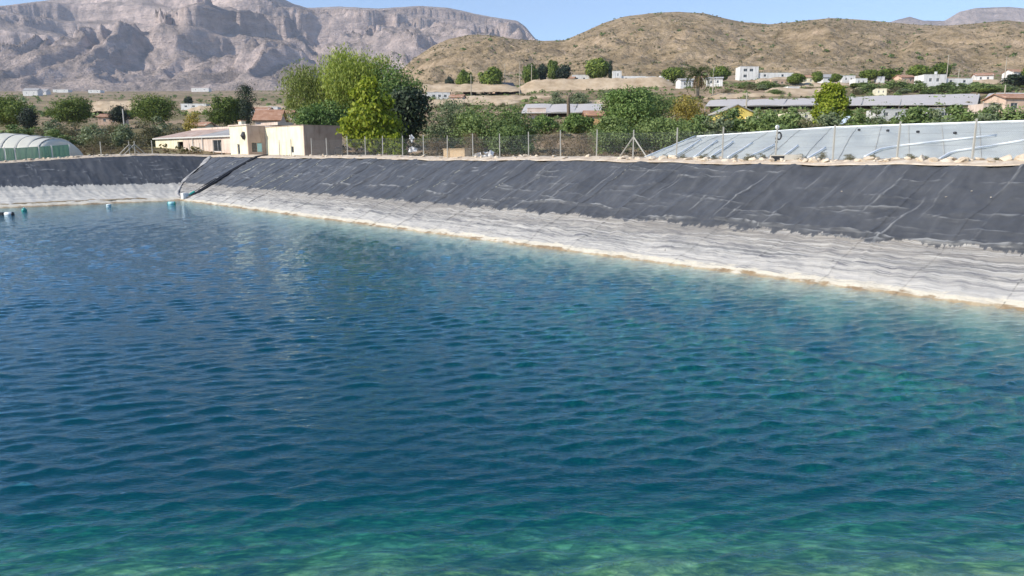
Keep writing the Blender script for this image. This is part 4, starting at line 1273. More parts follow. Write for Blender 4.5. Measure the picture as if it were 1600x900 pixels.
# axes: a wall facing the reservoir runs along u; local x points back along -u, local y away from the water (+n)
RZ = math.atan2(-UY, -UX)      # local +x = -u direction
A = Vector((-26.3, 95.0, 4.82))
ws = empty('farmhouse', A, RZ)
tag(ws, 'low cream and pink flat-roofed farm block beside the reservoir', 'building')
# near block: local x from -11 to 0 along the lit side, y from 0 to 5.4 on the shaded side
b = MB()
wall_x(b, -11.0, 0.0, -0.6, 4.1, 0.0, 0.25, [(-3.5, -2.7, 0.7, 1.55)])
b.box(-11, -0.0, 5.15, 5.4, -0.6, 4.1)
b.build('wall', M['cream'], ws)['label'] = 'sunlit cream wall facing the water'
MB().box(-2.2, -0.001, 0, 0, 0, 0)
b = MB(); b.box(0.0, 0.22, 0.0, 5.4, -0.6, 4.1)
b.build('wall', M['pink'], ws)['label'] = 'shaded bare pinkish-grey side wall'
MB().box(-10.98, 0.20, 0.02, 5.38, 3.72, 3.9).build('roof', M['greyroof'], ws)
b = MB(); b.box(-11.06, 0.28, -0.06, 0.30, 4.1, 4.19).box(-0.06, 0.28, 0.3, 5.46, 4.1, 4.19)
b.build('parapet_coping', M['pink'], ws)
window(ws, -3.5, -2.7, 0.7, 1.55, 0.0, 0.12, 0)
# side block standing forward
b = MB()
wall_x(b, -16.6, -11.0, -0.6, 4.35, -2.5, -2.25, [(-14.3, -13.5, 0.5, 1.9)])
b.box(-16.6, -16.35, -2.25, 3.0, -0.6, 4.35)
b.box(-16.35, -11.25, 2.8, 3.0, -0.6, 4.35)
b.build('wall', M['cream'], ws)['label'] = 'narrow cream wall of the forward block'
b = MB()
for (y0, y1, z0, z1) in ((-2.5, -2.05, -0.6, 4.35), (-2.05, -0.45, -0.6, 0.75), (-2.05, -0.45, 2.15, 4.35), (-0.45, -0.005, -0.6, 4.35)):
    b.box(-10.995, -10.75, y0, y1, z0, z1)
b.build('wall', M['pink'], ws)['label'] = 'brownish-pink wall with a wide dark window'
MB().box(-16.34, -11.01, -2.24, 2.79, 3.9, 4.1).build('roof', M['greyroof'], ws)
MB().box(-16.75, -10.6, -2.65, -2.2, 4.35, 4.5).build('cornice', M['pinkpale'], ws)
window(ws, -14.3, -13.5, 0.5, 1.9, -2.5, 0.12, 0)
wn_ = MB().box(-10.93, -10.90, -2.05, -0.45, 0.75, 2.15).build('window', M['pane'], ws)
f = MB()
for y0, y1, z0, z1 in ((-2.05, -1.97, 0.75, 2.15), (-0.53, -0.45, 0.75, 2.15), (-1.97, -0.53, 0.75, 0.83), (-1.97, -0.53, 2.07, 2.15), (-1.28, -1.22, 0.83, 2.07)):
    f.box(-10.89, -10.84, y0, y1, z0, z1)
f.build('frame', M['pinkpale'], wn_)
MB().box(-10.898, -10.86, -1.2, -0.55, 0.85, 2.0).build('curtain', M['aqua'], wn_)
MB().tube([(-11.8, -2.53, 2.5), (-11.8, -2.62, 3.0), (-11.8, -2.53, 3.5)], [0.2, 0.42, 0.2], 10).build('wall_lamp', M['darksteel'], ws)
MB().box(-12.6, -7.5, 0.3, 2.6, 4.36, 4.75).build('parapet', M['pinkpale'], ws)
# long shed
sh = empty('shed', A, RZ)
tag(sh, 'long low pinkish shed with a rusty lean-to roof and small chimney', 'building')
x0, x1 = -52.0, -17.4
yf = -1.2
holes = [(-41.2, -38.6, -0.6, 2.5), (-26.3, -23.0, 0.9, 2.6)]
b = MB()
wall_x(b, x0, -41.2, -0.6, 3.15, yf, yf + 0.3, [])
b.build('wall', M['cream'], sh)['label'] = 'cream end bay of the shed'
MB().box(-41.2, -38.6, yf, yf + 0.3, 2.5, 3.15).build('lintel', M['cream'], sh)
b = MB()
wall_x(b, -38.6, x1, -0.6, 3.15, yf, yf + 0.3, holes[1:])
b.box(x1 - 0.3, x1, yf + 0.3, 5.2, -0.6, 3.4)
MB().box(x0, x0 + 0.3, yf + 0.3, 5.2, -0.6, 3.15).build('end_wall', M['pinkpale'], sh)
b.build('wall', M['pinkpale'], sh)
MB().box(x0 + 0.3, x1 - 0.3, 5.0, 5.3, -0.6, 4.75).build('rear_wall', M['pinkpale'], sh)
MB().box(-41.2, -38.6, 2.4, 2.6, -0.6, 3.0).build('dark_inner_wall', M['door'], sh)
xs_ = np.linspace(x0 - 0.3, x1 + 0.15, 8)
for k in range(7):
    xa, xb = xs_[k] + 0.012, xs_[k + 1] - 0.012
    ya, yb, za, zb = yf - 0.3, 5.0, 3.16, 4.62
    P = []
    for yy_, zz_ in ((ya, za), (yb, zb)):
        P.append([(x, yy_, zz_ + (0.045 if i % 2 else 0.0)) for i, x in enumerate(np.linspace(xa, xb, 25))])
    MB().sheet(np.array(P), -0.03 if False else 0.03).build('roof_sheet', M['shedroof'] if k < 4 else M['greyroof'], sh)
MB().box(x0 - 0.35, x1 + 0.2, yf - 0.36, yf - 0.25, 2.98, 3.19).build('fascia', M['paleframe'], sh)
MB().box(x0 + 0.1, x1, 5.0, 5.35, 4.76, 4.95).build('parapet', M['pinkpale'], sh)
b = MB().box(-29.2, -28.1, 4.2, 4.9, 4.3, 5.6).build('chimney', M['cream'], sh)
MB().box(-29.3, -28.0, 4.1, 4.99, 5.603, 5.75).build('chimney_cap', M['tile'], b)
window(sh, -26.3, -23.0, 0.9, 2.6, yf, 0.14, 1, M['paleframe'])
for xp in (-34.0, -30.0):
    MB().box(xp, xp + 0.14, yf - 0.24, yf - 0.1, -0.6, 2.97).build('eave_post', M['paleframe'], sh)

# tiled house behind the farm block
def house(name, label, px, Y, w, d, h, rot, wall, roof, style='flat', wins=((0.3, 0.55), (0.7, 0.55)), door=None, cat='house', sink=1.2, wing=None, ww=None, chimney=False, z=None, rise=None):
    p = on_ground(px, Y)
    if z is not None: p.z = z
    e = tag(empty(name, p, rot), label, cat)
    x0, x1 = -w / 2, w / 2
    y0, y1 = -d / 2, d / 2
    ww = ww or min(1.4, w * 0.12)
    wh = min(1.3, h * 0.36)
    holes = [(x0 + w * fx - ww / 2, x0 + w * fx + ww / 2, h * fz - wh / 2, h * fz + wh / 2) for fx, fz in wins]
    if door is not None: holes.append((x0 + w * door - 0.55, x0 + w * door + 0.55, 0.0, 2.1))
    b = MB()
    wall_x(b, x0, x1, -sink, h, y0, y0 + 0.25, sorted(holes))
    b.box(x0, x0 + 0.25, y0 + 0.25, y1, -sink, h).box(x1 - 0.25, x1, y0 + 0.25, y1, -sink, h).box(x0 + 0.25, x1 - 0.25, y1 - 0.25, y1, -sink, h)
    b.build('wall', wall, e)
    for hh in holes[:len(wins)]: window(e, *hh, y0, 0.12, 1)
    if door is not None:
        hh = holes[-1]
        dd = MB().box(hh[0], hh[1], y0 + 0.12, y0 + 0.17, hh[2], hh[3]).build('door', M['door'], e)
        MB().box(hh[1] - 0.18, hh[1] - 0.08, y0 + 0.06, y0 + 0.118, 0.95, 1.05).build('handle', M['darksteel'], dd)
    if style == 'flat':
        b = MB().box(x0 + 0.26, x1 - 0.26, y0 + 0.26, y1 - 0.26, h - 0.35, h - 0.2)
        r_ = b.build('roof', roof, e)
        b = MB().box(x0 - 0.08, x1 + 0.08, y0 - 0.08, y0 + 0.33, h + 0.003, h + 0.12)
        b.build('coping', wall, r_)
    elif style == 'gable_front':
        rs = rise or 0.28 * w
        b = MB().add([(x0, y0, h), (x1, y0, h), (0, y0, h + rs), (x0, y0 + 0.25, h), (x1, y0 + 0.25, h), (0, y0 + 0.25, h + rs)], [(0, 1, 2), (5, 4, 3), (0, 2, 5, 3), (2, 1, 4, 5), (1, 0, 3, 4)])
        b.build('gable', wall, e)
        for sg, nm in ((-1, 'roof_slope'), (1, 'roof_slope')):
            P = [[(sg * (w / 2 + 0.4), y0 - 0.4, h - 0.28 * 0.8), (0, y0 - 0.4, h + rs + 0.03)], [(sg * (w / 2 + 0.4), y1 + 0.3, h - 0.28 * 0.8), (0, y1 + 0.3, h + rs + 0.03)]]
            if sg > 0: P = [[P[0][1], P[0][0]], [P[1][1], P[1][0]]]
            MB().sheet(np.array(P), 0.14).build(nm, roof, e)
    else:     # pitched with the ridge along the front
        rs = rise or 0.3 * d
        for sg in (-1, 1):
            P = [[(x0 - 0.4, sg * (d / 2 + 0.4), h - 0.2), (x1 + 0.4, sg * (d / 2 + 0.4), h - 0.2)], [(x0 - 0.4, 0, h + rs), (x1 + 0.4, 0, h + rs)]]
            if sg > 0: P = P[::-1]
            MB().sheet(np.array(P), 0.14).build('roof_slope', roof, e)
        for xx in (x0, x1 - 0.25):
            MB().add([(xx, y0, h), (xx, y1, h), (xx, 0, h + rs - 0.1), (xx + 0.25, y0, h), (xx + 0.25, y1, h), (xx + 0.25, 0, h + rs - 0.1)], [(0, 2, 1), (3, 4, 5), (0, 1, 4, 3), (1, 2, 5, 4), (2, 0, 3, 5)]).build('gable', wall, e)
    if wing:
        wx0, wx1, wh_ = wing
        b = MB()
        wholes = [(wx0 + (wx1 - wx0) * f - 0.5, wx0 + (wx1 - wx0) * f + 0.5, wh_ * 0.4, wh_ * 0.75) for f in (0.2, 0.7)]
        wall_x(b, wx0, wx1, -sink, wh_, y0 + 0.6, y0 + 0.85, wholes)
        b.box(wx0, wx0 + 0.25, y0 + 0.85, y1 - 0.3, -sink, wh_).box(wx1 - 0.25, wx1, y0 + 0.85, y1 - 0.3, -sink, wh_).box(wx0 + 0.25, wx1 - 0.25, y1 - 0.55, y1 - 0.3, -sink, wh_)
        wg = b.build('wing', wall, e)
        MB().box(wx0 + 0.26, wx1 - 0.26, y0 + 0.86, y1 - 0.56, wh_ - 0.3, wh_ - 0.15).build('wing_roof', roof, wg)
        for hh in wholes: MB().box(hh[0], hh[1], y0 + 0.7, y0 + 0.74, hh[2], hh[3]).build('window', M['pane'], wg)
    if chimney:
        MB().box(x0 + w * 0.72, x0 + w * 0.72 + 0.7, 0.2, 0.9, h - 0.3, h + 1.5).build('chimney', wall, e)
    return e


def mpx(d, Y): return d / 1174.0 * Y
house('house', 'small house with a red clay roof behind the cream farm block', 426, 135, 4.2, 6, 3.3, 0.1, M['pinkpale'], M['tile'], 'pitched', ((0.35, 0.5),), z=8.0)
house('house', 'pinkish house with a low brown roof among the left pines', 182, 230, 6.5, 6, 2.4, 0.1, M['peach'], M['tile'], 'pitched', ((0.3, 0.5), (0.7, 0.5)), rise=0.8)
house('house', 'small cream house under the round pine beside the tall narrow tree', 320, 172, 3.6, 5, 2.6, -0.1, M['cream'], M['tile'], 'pitched', ((0.5, 0.5),), rise=0.7)
house('house', 'pinkish low wing beside the small cream house under the pine', 342, 176, 2.8, 5, 2.0, -0.1, M['pinkpale'], M['tile'], 'flat', ((0.5, 0.5),))
house('house', 'long low white house on the plain behind the broad pine', 312, 420, 14, 7, 2.6, 0.0, M['white'], M['tile'], 'flat', ((0.2, 0.5), (0.5, 0.5), (0.8, 0.5)))
house('house', 'low white house between the tall narrow tree and olive-yellow tree', 414, 300, 7, 6, 2.0, 0.0, M['white'], M['tile'], 'pitched', ((0.3, 0.5), (0.7, 0.5)), rise=0.9)
house('house', 'small white box house just past the low white house on the plain', 433, 310, 4, 5, 2.2, 0.0, M['white'], M['greyroof'], 'flat', ((0.5, 0.5),))
for i, (px, Y, w_, h_, lab) in enumerate([(62, 1250, 24, 8, 'white warehouse with two peaks far off under the mountain'), (78, 1280, 18, 5, 'lower white warehouse beside the two-peaked one under the mountain'), (108, 1500, 30, 5, 'small pale building alone at the mountain foot'),
                                          (70, 1800, 22, 6, 'tiny pale farm highest on the plain under the mountain'), (322, 1500, 34, 6, 'white row of buildings at the foot of the mountain scree'), (160, 1400, 22, 5, 'faint pale farm far behind the small dark tree')]):
    house('farm_building', lab, px, Y, w_, 14, h_, 0.0, M['white'], M['greyroof'], 'pitched' if i in (0, 1) else 'flat', ((0.25, 0.5), (0.75, 0.5)), ww=1.6, cat='building')
W = M['white']
house('house', 'white jumble of low walls above the grey-green shrub', 686, 300, 9.0, 6, 2.6, 0.15, W, M['greyroof'], 'flat', ((0.3, 0.5), (0.55, 0.5), (0.8, 0.5)), wing=(-7.0, -4.8, 1.9))
house('house', 'pinkish house with a dark sloping roof beside the rounded pine', 787, 345, 8.2, 7, 2.6, 0.25, M['peach'], M['pane'], 'pitched', ((0.3, 0.5), (0.7, 0.5)), rise=2.0)
house('house', 'little white house between pink house and umbrella tree', 826, 350, 4, 5, 3.4, 0.0, W, M['tile'], 'pitched', ((0.5, 0.5),), rise=1.0)
house('house', 'pale pink low wall of a house among the poles', 862, 355, 8, 6, 2.4, 0.0, M['pinkpale'], M['tile'], 'flat', ((0.3, 0.5), (0.7, 0.5)))
house('house', 'low white house beside the dark tree, facing the tan slope', 905, 370, 8.2, 7, 3.8, -0.05, W, M['greyroof'], 'flat', ((0.3, 0.5), (0.7, 0.5)))
house('house', 'white tower house with one square window and a long low wing', 960, 362, 4.2, 5, 5.6, 0.0, W, M['greyroof'], 'flat', ((0.6, 0.7),), wing=(2.12, 13.5, 3.4))
house('house', 'pair of small white houses at the top of the tan slope', 1033, 372, 4.0, 5, 3.4, 0.0, W, M['greyroof'], 'flat', ((0.5, 0.5),), wing=(-6.2, -3.6, 2.6))
house('house', 'low white house at the foot of the palm, on its tower-house side', 1066, 300, 5.6, 6, 3.2, 0.1, W, M['greyroof'], 'pitched', ((0.3, 0.5), (0.7, 0.5)), rise=0.6)
house('house', 'low white gabled house just past the palm', 1111, 305, 6.2, 6, 3.0, -0.25, W, M['greyroof'], 'pitched', ((0.3, 0.5), (0.7, 0.5)), rise=0.6)
house('house', 'two-storey white house with dark upper windows and a long low wing', 1160, 372, 9.0, 7, 5.8, 0.0, W, M['greyroof'], 'flat', ((0.3, 0.72), (0.62, 0.72), (0.3, 0.25)), ww=1.7, wing=(4.52, 21.5, 3.0))
house('house', 'grey-roofed low house above the lime-green tree', 1288, 325, 8, 6, 2.3, 0.0, W, M['greyroof'], 'pitched', ((0.3, 0.5), (0.7, 0.5)), rise=1.3)
house('house', 'small white house beside the grey-roofed one on the upper slope', 1313, 322, 5.4, 5, 2.6, 0.0, W, M['greyroof'], 'flat', ((0.3, 0.5), (0.7, 0.5)))
house('house', 'long bright white house with a shed wing on the upper slope', 1442, 300, 8.8, 7, 4.0, 0.0, W, M['greyroof'], 'flat', ((0.3, 0.5), (0.62, 0.5)), wing=(4.42, 15.0, 2.6), chimney=True)
house('house', 'topmost white house half hidden by the dark round bush', 1578, 340, 11, 7, 4.4, 0.1, W, M['tile'], 'pitched', ((0.2, 0.5), (0.5, 0.5), (0.8, 0.5)), rise=1.2)
house('house', 'tiny white hut among bushes in the middle of the upper slope', 1364, 318, 3.0, 3, 2.4, 0.0, W, M['greyroof'], 'flat', ((0.5, 0.5),))
house('shed', 'bright yellow gabled shed above the hedge', 1139, 152, 6.9, 8, 1.6, 0.0, M['yellow'], M['greyroof'], 'gable_front', ((0.3, 0.5),), cat='building', rise=1.5)
house('shed', 'pale yellow low annexe under the yellow gable', 1170, 148, 2.2, 4, 1.0, 0.0, M['cream'], M['tile'], 'flat', ((0.5, 0.5),), cat='building')
house('house', 'orange house with a tiled roof beside the leafy tree', 926, 150, 3.4, 5, 1.7, 0.0, M['orange'], M['tile'], 'pitched', ((0.4, 0.5),), rise=0.9)
house('shed', 'long whitish low shed under the grey net roof, before the lime-green tree', 1240, 150, 5.4, 5, 1.6, 0.0, M['cream'], M['greyroof'], 'flat', ((0.3, 0.6), (0.7, 0.6)), cat='building')
house('shed', 'white-fronted shed with dark doorways between hedge and net roof', 1382, 152, 6.4, 5, 2.0, 0.0, M['paleframe'], M['greyroof'], 'flat', ((0.25, 0.55), (0.6, 0.55)), cat='building', ww=0.9)
house('shed', 'open-fronted shed with a dark doorway behind the tallest hedge shrub', 1452, 150, 4.2, 5, 2.2, 0.0, M['paleframe'], M['greyroof'], 'flat', ((0.3, 0.5), (0.7, 0.5)), cat='building', ww=1.1)
house('shed', 'low pale shed corner showing over the hedge near the frame edge', 1528, 150, 3.0, 5, 3.0, 0.0, M['pinkpale'], M['greyroof'], 'flat', ((0.6, 0.4),), cat='building')
house('house', 'long peach-coloured house with a clay roof at the end of the hedge', 1590, 156, 12.0, 7, 3.6, 0.0, M['peach'], M['tile'], 'pitched', ((0.15, 0.5), (0.4, 0.5), (0.7, 0.5)), rise=0.9)
for px, Y, w_, h_, wl, rf, st, lab in (
    (735, 338, 5.0, 2.6, 'peach', 'tile', 'pitched', 'small peach house beneath the round pine over the tan slope'),
    (851, 342, 3.6, 3.0, 'white', 'greyroof', 'flat', 'white cube house right under the umbrella-shaped tree'),
    (889, 362, 4.6, 2.8, 'cream', 'tile', 'pitched', 'cream house wedged between the dark tree and the low white house'),
    (1012, 378, 6.0, 2.6, 'white', 'greyroof', 'flat', 'low white annexe between the tower wing and the pair of small houses'),
    (1088, 352, 5.6, 3.0, 'cream', 'tile', 'pitched', 'cream house half hidden behind the palm crown'),
    (1206, 305, 6.4, 2.2, 'peach', 'greyroof', 'flat', 'peach shed below the long white wing of the two-storey house'),
    (1252, 312, 5.0, 3.0, 'cream', 'tile', 'pitched', 'cream house uphill between the two small trees past the long wing'),
    (1332, 296, 4.6, 2.3, 'white', 'greyroof', 'flat', 'white shed just below the wide low pine'),
    (1402, 308, 6.0, 2.8, 'peach', 'tile', 'pitched', 'peach house beside the round light green tree'),
    (1522, 318, 6.6, 2.8, 'white', 'tile', 'pitched', 'white gabled house between the long white house and the tall pole'),
    (1228, 262, 4.2, 2.0, 'white', 'greyroof', 'flat', 'white hut close above the long net roof, before the lime-green tree'),
    (1366, 250, 3.4, 1.8, 'cream', 'greyroof', 'flat', 'cream hut close above the long net roof, past the lime-green tree'),
    (716, 262, 4.4, 2.2, 'pinkpale', 'tile', 'pitched', 'pale pink hut on the dry slope below the white jumble'),
    (120, 320, 5.0, 2.2, 'white', 'tile', 'pitched', 'white hut on the plain behind the lone rounded pine'),
    (452, 262, 5.0, 2.4, 'pinkpale', 'tile', 'pitched', 'pale hut peeping past the olive-yellow tree')):
    house('house', lab, px, Y, w_, 5, h_, rng.uniform(-0.3, 0.3), M[wl], M[rf], st, ((0.3, 0.5), (0.7, 0.5)), rise=0.9)
# small canopy by the lime-green tree
p = on_ground(1321, 118)
e = tag(empty('canopy', p), 'little blue-white tarpaulin canopy under the lime-green tree', 'canopy')
P = [[(-1.0, -1, 1.7), (0, -1, 2.9), (1.0, -1, 2.2)], [(-1.0, 1, 1.7), (0, 1, 2.9), (1.0, 1, 2.2)]]
MB().sheet(np.array(P), 0.03).build('tarpaulin', flat_mat('pale_blue_tarpaulin', (0.52, 0.60, 0.70), 0.6), e)
for x, z in ((-0.95, 1.7), (0.95, 2.2)):
    MB().tube([(x, -0.9, -0.2), (x, -0.9, z)], 0.04, 5).build('pole', M['paleframe'], e)

# ------------------------------------------------------------------ net-covered fields
def net_material(name, c, trans=0.35, clear=0.12):
    m, nt, out = new_mat(name)
    p = nd(nt, 'NewGeometry').outputs['Position']
    f = noise(nt, mapping(nt, p, (1, 1, 1)), 0.5, 6.0, 0.65)
    cc = mix_c(nt, ramp(nt, f, [(0.3, 0.0), (0.7, 1.0)]), tuple(x * 0.84 for x in c), c)
    b = nd(nt, 'BsdfPrincipled', {'Base Color': cc, 'Roughness': 0.6, 'Specular IOR Level': 0.3})
    t = nd(nt, 'BsdfTranslucent', {'Color': cc})
    tr = nd(nt, 'BsdfTransparent')
    m1 = nd(nt, 'MixShader', {'Fac': trans, 1: b.outputs[0], 2: t.outputs[0]})
    m2 = nd(nt, 'MixShader', {'Fac': clear, 1: m1.outputs[0], 2: tr.outputs[0]})
    nt.links.new(m2.outputs[0], out.inputs[0])
    return m
M['net'] = net_material('pale_net', (0.80, 0.83, 0.79), 0.3, 0.20)
M['netedge'] = flat_mat('white_net_fold', (0.84, 0.86, 0.86), 0.6)
M['greynet'] = net_material('grey_net', (0.72, 0.66, 0.60), 0.15, 0.0)
M['plastic'] = net_material('aged_plastic_sheet', (0.88, 0.86, 0.76), 0.3, 0.05)
M['greennet'] = net_material('green_shade_net', (0.20, 0.40, 0.27), 0.3, 0.30)

ne = [at(1004, 248, 60), at(1090, 252, 51), at(1250, 255, 43.5), at(1420, 257, 39), at(1600, 258, 36), at(1900, 262, 31)]
fe = [at(1089, 213.5, 80), at(1160, 209, 74), at(1300, 199.5, 66), at(1420, 195.5, 60), at(1600, 190, 53), at(1900, 178, 45)]
def net_point(s, t):
    def cr(q):
        i = min(int(s * 5), 4); k = s * 5 - i
        p0, p1, p2, p3 = q[max(i - 1, 0)], q[i], q[i + 1], q[min(i + 2, 5)]
        return 0.5 * (2 * p1 + (p2 - p0) * k + (2 * p0 - 5 * p1 + 4 * p2 - p3) * k * k + (3 * p1 - p0 - 3 * p2 + p3) * k ** 3)
    a, b = cr(ne), cr(fe)
    p = a.lerp(b, t)
    sag = 0.10 * math.sin(t * math.pi) * (1 - math.cos(s * 75)) - 0.08 * t * (1 - t)
    p.z += sag * 0.6 + 0.06 * math.sin(math.pi * t) + 0.03 * math.sin(s * 60 + t * 9) + 0.02 * math.sin(s * 23 - t * 31)
    return p
def net_hit(px, py):
    R = cam.rotation_euler.to_matrix().transposed()
    def err(s, t):
        q = R @ (net_point(s, t) - Vector((0, 0, CAM_Z)))
        return (800 + FPX * q.x / -q.z - px) ** 2 + (450 - FPX * q.y / -q.z - py) ** 2
    best = min((err(s, t), s, t) for s in np.linspace(0, 1, 61) for t in np.linspace(0, 1, 31))
    ds, dt_ = 0.017, 0.034
    for _ in range(7):
        best = min((err(s, t), s, t) for s in np.clip(best[1] + ds * np.array([-1, -.5, 0, .5, 1]), 0, 1) for t in np.clip(best[2] + dt_ * np.array([-1, -.5, 0, .5, 1]), 0, 1))
        ds, dt_ = ds * 0.6, dt_ * 0.6
    return net_point(best[1], best[2])
gh = tag(empty('net_greenhouse', ne[0]), 'wide field cover of pale bluish netting climbing away behind the crest', 'greenhouse')
o0 = Vector(ne[0])
cuts = [0.0, 0.2, 0.4, 0.6, 0.8, 1.0]
for a, b in zip(cuts[:-1], cuts[1:]):
    P = np.array([[net_point(s, t) - o0 for s in np.linspace(a, b, 26)] for t in np.linspace(0, 1, 30)])
    MB().sheet(P, 0.02).build('net_panel', M['net'], gh)
ribs = [[(1008, 247), (1048, 230), (1086, 214)], [(1052, 247), (1075, 233), (1095, 219.5)], [(1084, 248), (1102, 234), (1120, 221)], [(1110, 247), (1128, 235), (1145, 223)], [(1137, 248), (1156, 237), (1175, 225.5)],
        [(1166, 248), (1190, 238), (1209, 228)], [(1222, 247), (1235, 238), (1246, 229.5)], [(1262, 249), (1276, 241), (1289, 233)],
        [(1350, 248), (1365, 240), (1376, 235), (1398, 231), (1470, 222.5), (1556, 213.5)], [(1466, 252), (1482, 242), (1496, 238), (1540, 231.5), (1600, 221.5), (1680, 208)]]
def fine(rb):
    o = []
    for a, b in zip(rb[:-1], rb[1:]):
        o += [(a[0] + (b[0] - a[0]) * k / 4.0, a[1] + (b[1] - a[1]) * k / 4.0) for k in range(4)]
    return o + [rb[-1]]
for i, rb in enumerate(ribs):
    pp = [net_hit(*q) + Vector((0, -0.04, 0.10)) - o0 for q in fine(rb)]
    MB().tube(pp, 0.06, 6).build('rib_fold', M['netedge'], gh, True)
    if i:
        tp = pp[-1] if i < 8 else pp[-1]
        MB().tube([tp + Vector((0.02, 0.1, 0.0)), tp + Vector((0.02, 0.1, -1.7))], 0.045, 5).build('support_post', M['netedge'], gh)
for k in range(1, 15):
    s_ = k / 15.0
    MB().tube([net_point(s_, t) - o0 + Vector((0, 0, 0.02)) for t in np.linspace(0.02, 0.99, 14)], 0.016, 4).build('cable', M['post'], gh)
    for t in (0.35, 0.6, 0.85):
        q = net_point(s_, t) - o0
        MB().tube([q + Vector((0, 0, -0.03)), q + Vector((0, 0, -2.6))], 0.04, 5).build('inner_post', M['post'], gh)
fp = [Vector(p) - o0 + Vector((0, 0, 0.04)) for p in fe]
MB().tube(fp, 0.07, 5).build('edge_rope', M['netedge'], gh)
for q in ((1342, 205), (1387, 206.5), (1434, 208.5), (1492, 210.5)):
    p = net_hit(*q) - o0
    s_ = MB().tube([p + Vector((0, 0, 0.02)), p + Vector((0, 0, -1.8))], 0.04, 5).build('support_post', M['netedge'], gh)
    MB().lathe([(0.05, 0.03), (0.12, 0.06), (0.12, 0.17), (0.05, 0.2)], 8, p).build('cap', M['black'], s_)

def net_roof(label, px0, px1, Y0, Y1, yt0, yb0, yt1, yb1, dz=0):
    """a distant field roofed with grey net on posts"""
    a0, a1 = at(px0, yb0, Y0), at(px1, yb1, Y0)
    b0, b1 = at(px0 + 8, yt0, Y1), at(px1 + 4, yt1, Y1)
    e = tag(empty('net_roof', a0), label, 'greenhouse', 'grey net roofs on the slope')
    n = max(3, int((px1 - px0) / 55))
    for k in range(n):
        P = []
        for t in np.linspace(0, 1, 7):
            P.append([(a0.lerp(a1, (k + s) / n).lerp(b0.lerp(b1, (k + s) / n), t) - a0) + Vector((0, 0, 0.12 * math.sin(s * math.pi) + 0.15 * math.sin(3 * t + k))) for s in np.linspace(0.0, 1.0, 9)])
        MB().sheet(np.array(P), 0.03).build('net_panel', M['greynet'], e)
    for k in range(n + 1):
        p = a0.lerp(a1, k / n)
        MB().tube([p - a0 + Vector((0, 0.2, -0.02)), Vector((p.x, p.y + 0.2, gz(p.x, p.y) - 0.3)) - a0], 0.07, 5).build('post', M['post'], e)
        MB().tube([a0.lerp(a1, k / n) - a0 + Vector((0, 0, 0.05)), b0.lerp(b1, k / n) - a0 + Vector((0, 0, 0.05))], 0.06, 4).build('cable', M['post'], e)
    MB().tube([Vector((0, -0.05, 0.0)), a1 - a0 + Vector((0, -0.05, 0.0))], 0.10, 5).build('edge_beam', M['post'], e)
net_roof('short grey net roof over a pale wall, slender dead trunk before it', 814, 938, 170, 205, 163, 177, 161.5, 176)
house('wall', 'pale rendered wall under the edge of the short net roof', 838, 172, 4.2, 1.2, 2.4, 0.0, M['pinkpale'], M['greyroof'], 'flat', (), cat='wall')
net_roof('long grey net roof stretching across the slope behind yellow shed and lime-green tree', 1102, 1527, 185, 225, 156.5, 166, 147, 164)
net_roof('end piece of grey net roof above the peach house', 1538, 1720, 185, 225, 146, 155, 144, 154)

# ------------------------------------------------------------------ plastic tunnel and green net by the left bank
tp0 = at(0, 250, 98)
e = tag(empty('plastic_tunnel', (tp0.x, tp0.y, 4.0)), 'rounded plastic tunnel greenhouse with pale sheets above the green net', 'greenhouse')
def px_x(px, Y): return (px - 800) / 1174.0 * Y
XL, XR = px_x(-130, 98), px_x(80, 98)
def tun(x, t):
    """cross-section of the cover: t 0 at the near foot, 1 at the far foot"""
    k = (x - XL) / (XR - XL)
    top = np.interp(800 + 1174 * x / 98.0, [-130, 0, 20, 60, 80, 98], [8.2, 8.05, 7.95, 7.65, 7.4, 7.1])
    a = math.pi * t
    return Vector((x, 97.0 + 2.4 - 4.6 * math.cos(a), 4.1 + (top - 4.1) * math.sin(a) ** 0.62))
bx = [px_x(p, 98) for p in (-130, -86, -40, 2, 26, 48, 66, 80)]
o0 = e.location
for k in range(len(bx) - 1):
    off = rng.uniform(-0.05, 0.05)
    P = np.array([[tun(x, t) - o0 + Vector((0, off, 0.06 * math.sin(9 * t + k) + off)) for x in np.linspace(bx[k] + 0.02, bx[k + 1] - 0.02, 7)] for t in np.linspace(0.02, 0.98, 18)])
    MB().sheet(P, 0.02).build('cover_sheet', M['plastic'], e, True)
    MB().tube([tun(bx[k + 1], t) - o0 + Vector((0, 0, 0.05)) for t in np.linspace(0.02, 0.98, 18)], 0.045, 5).build('hoop', M['paleframe'], e, True)
P = np.array([[tun(XR + 1.0 * math.sin(s * math.pi / 2), t) - o0 - Vector((0, 0, 2.4 * s * s * math.sin(math.pi * t))) for s in np.linspace(0, 1, 6)] for t in np.linspace(0.02, 0.98, 14)])
MB().sheet(P, 0.02).build('end_sheet', M['plastic'], e, True)
gp = []
for px in (-120, -70, -25, 8, 24, 62, 82, 110):
    k = (px - 800) / 1174.0; u = 106.6
    n = (k * u * UY - u * UX) / (NX - k * NY)
    gp.append((px, nu(n, u, float(rim_left(n)) + 0.22)))
e = tag(empty('net_fence', gp[0][1]), 'green shade-net fence on pale posts before the plastic tunnel', 'fence')
o0 = Vector(gp[0][1])
tops = lambda px: CAM_Z + (238 - np.interp(px, [0, 30, 110], [231.5, 231, 225.5])) / 1174.0 * 89
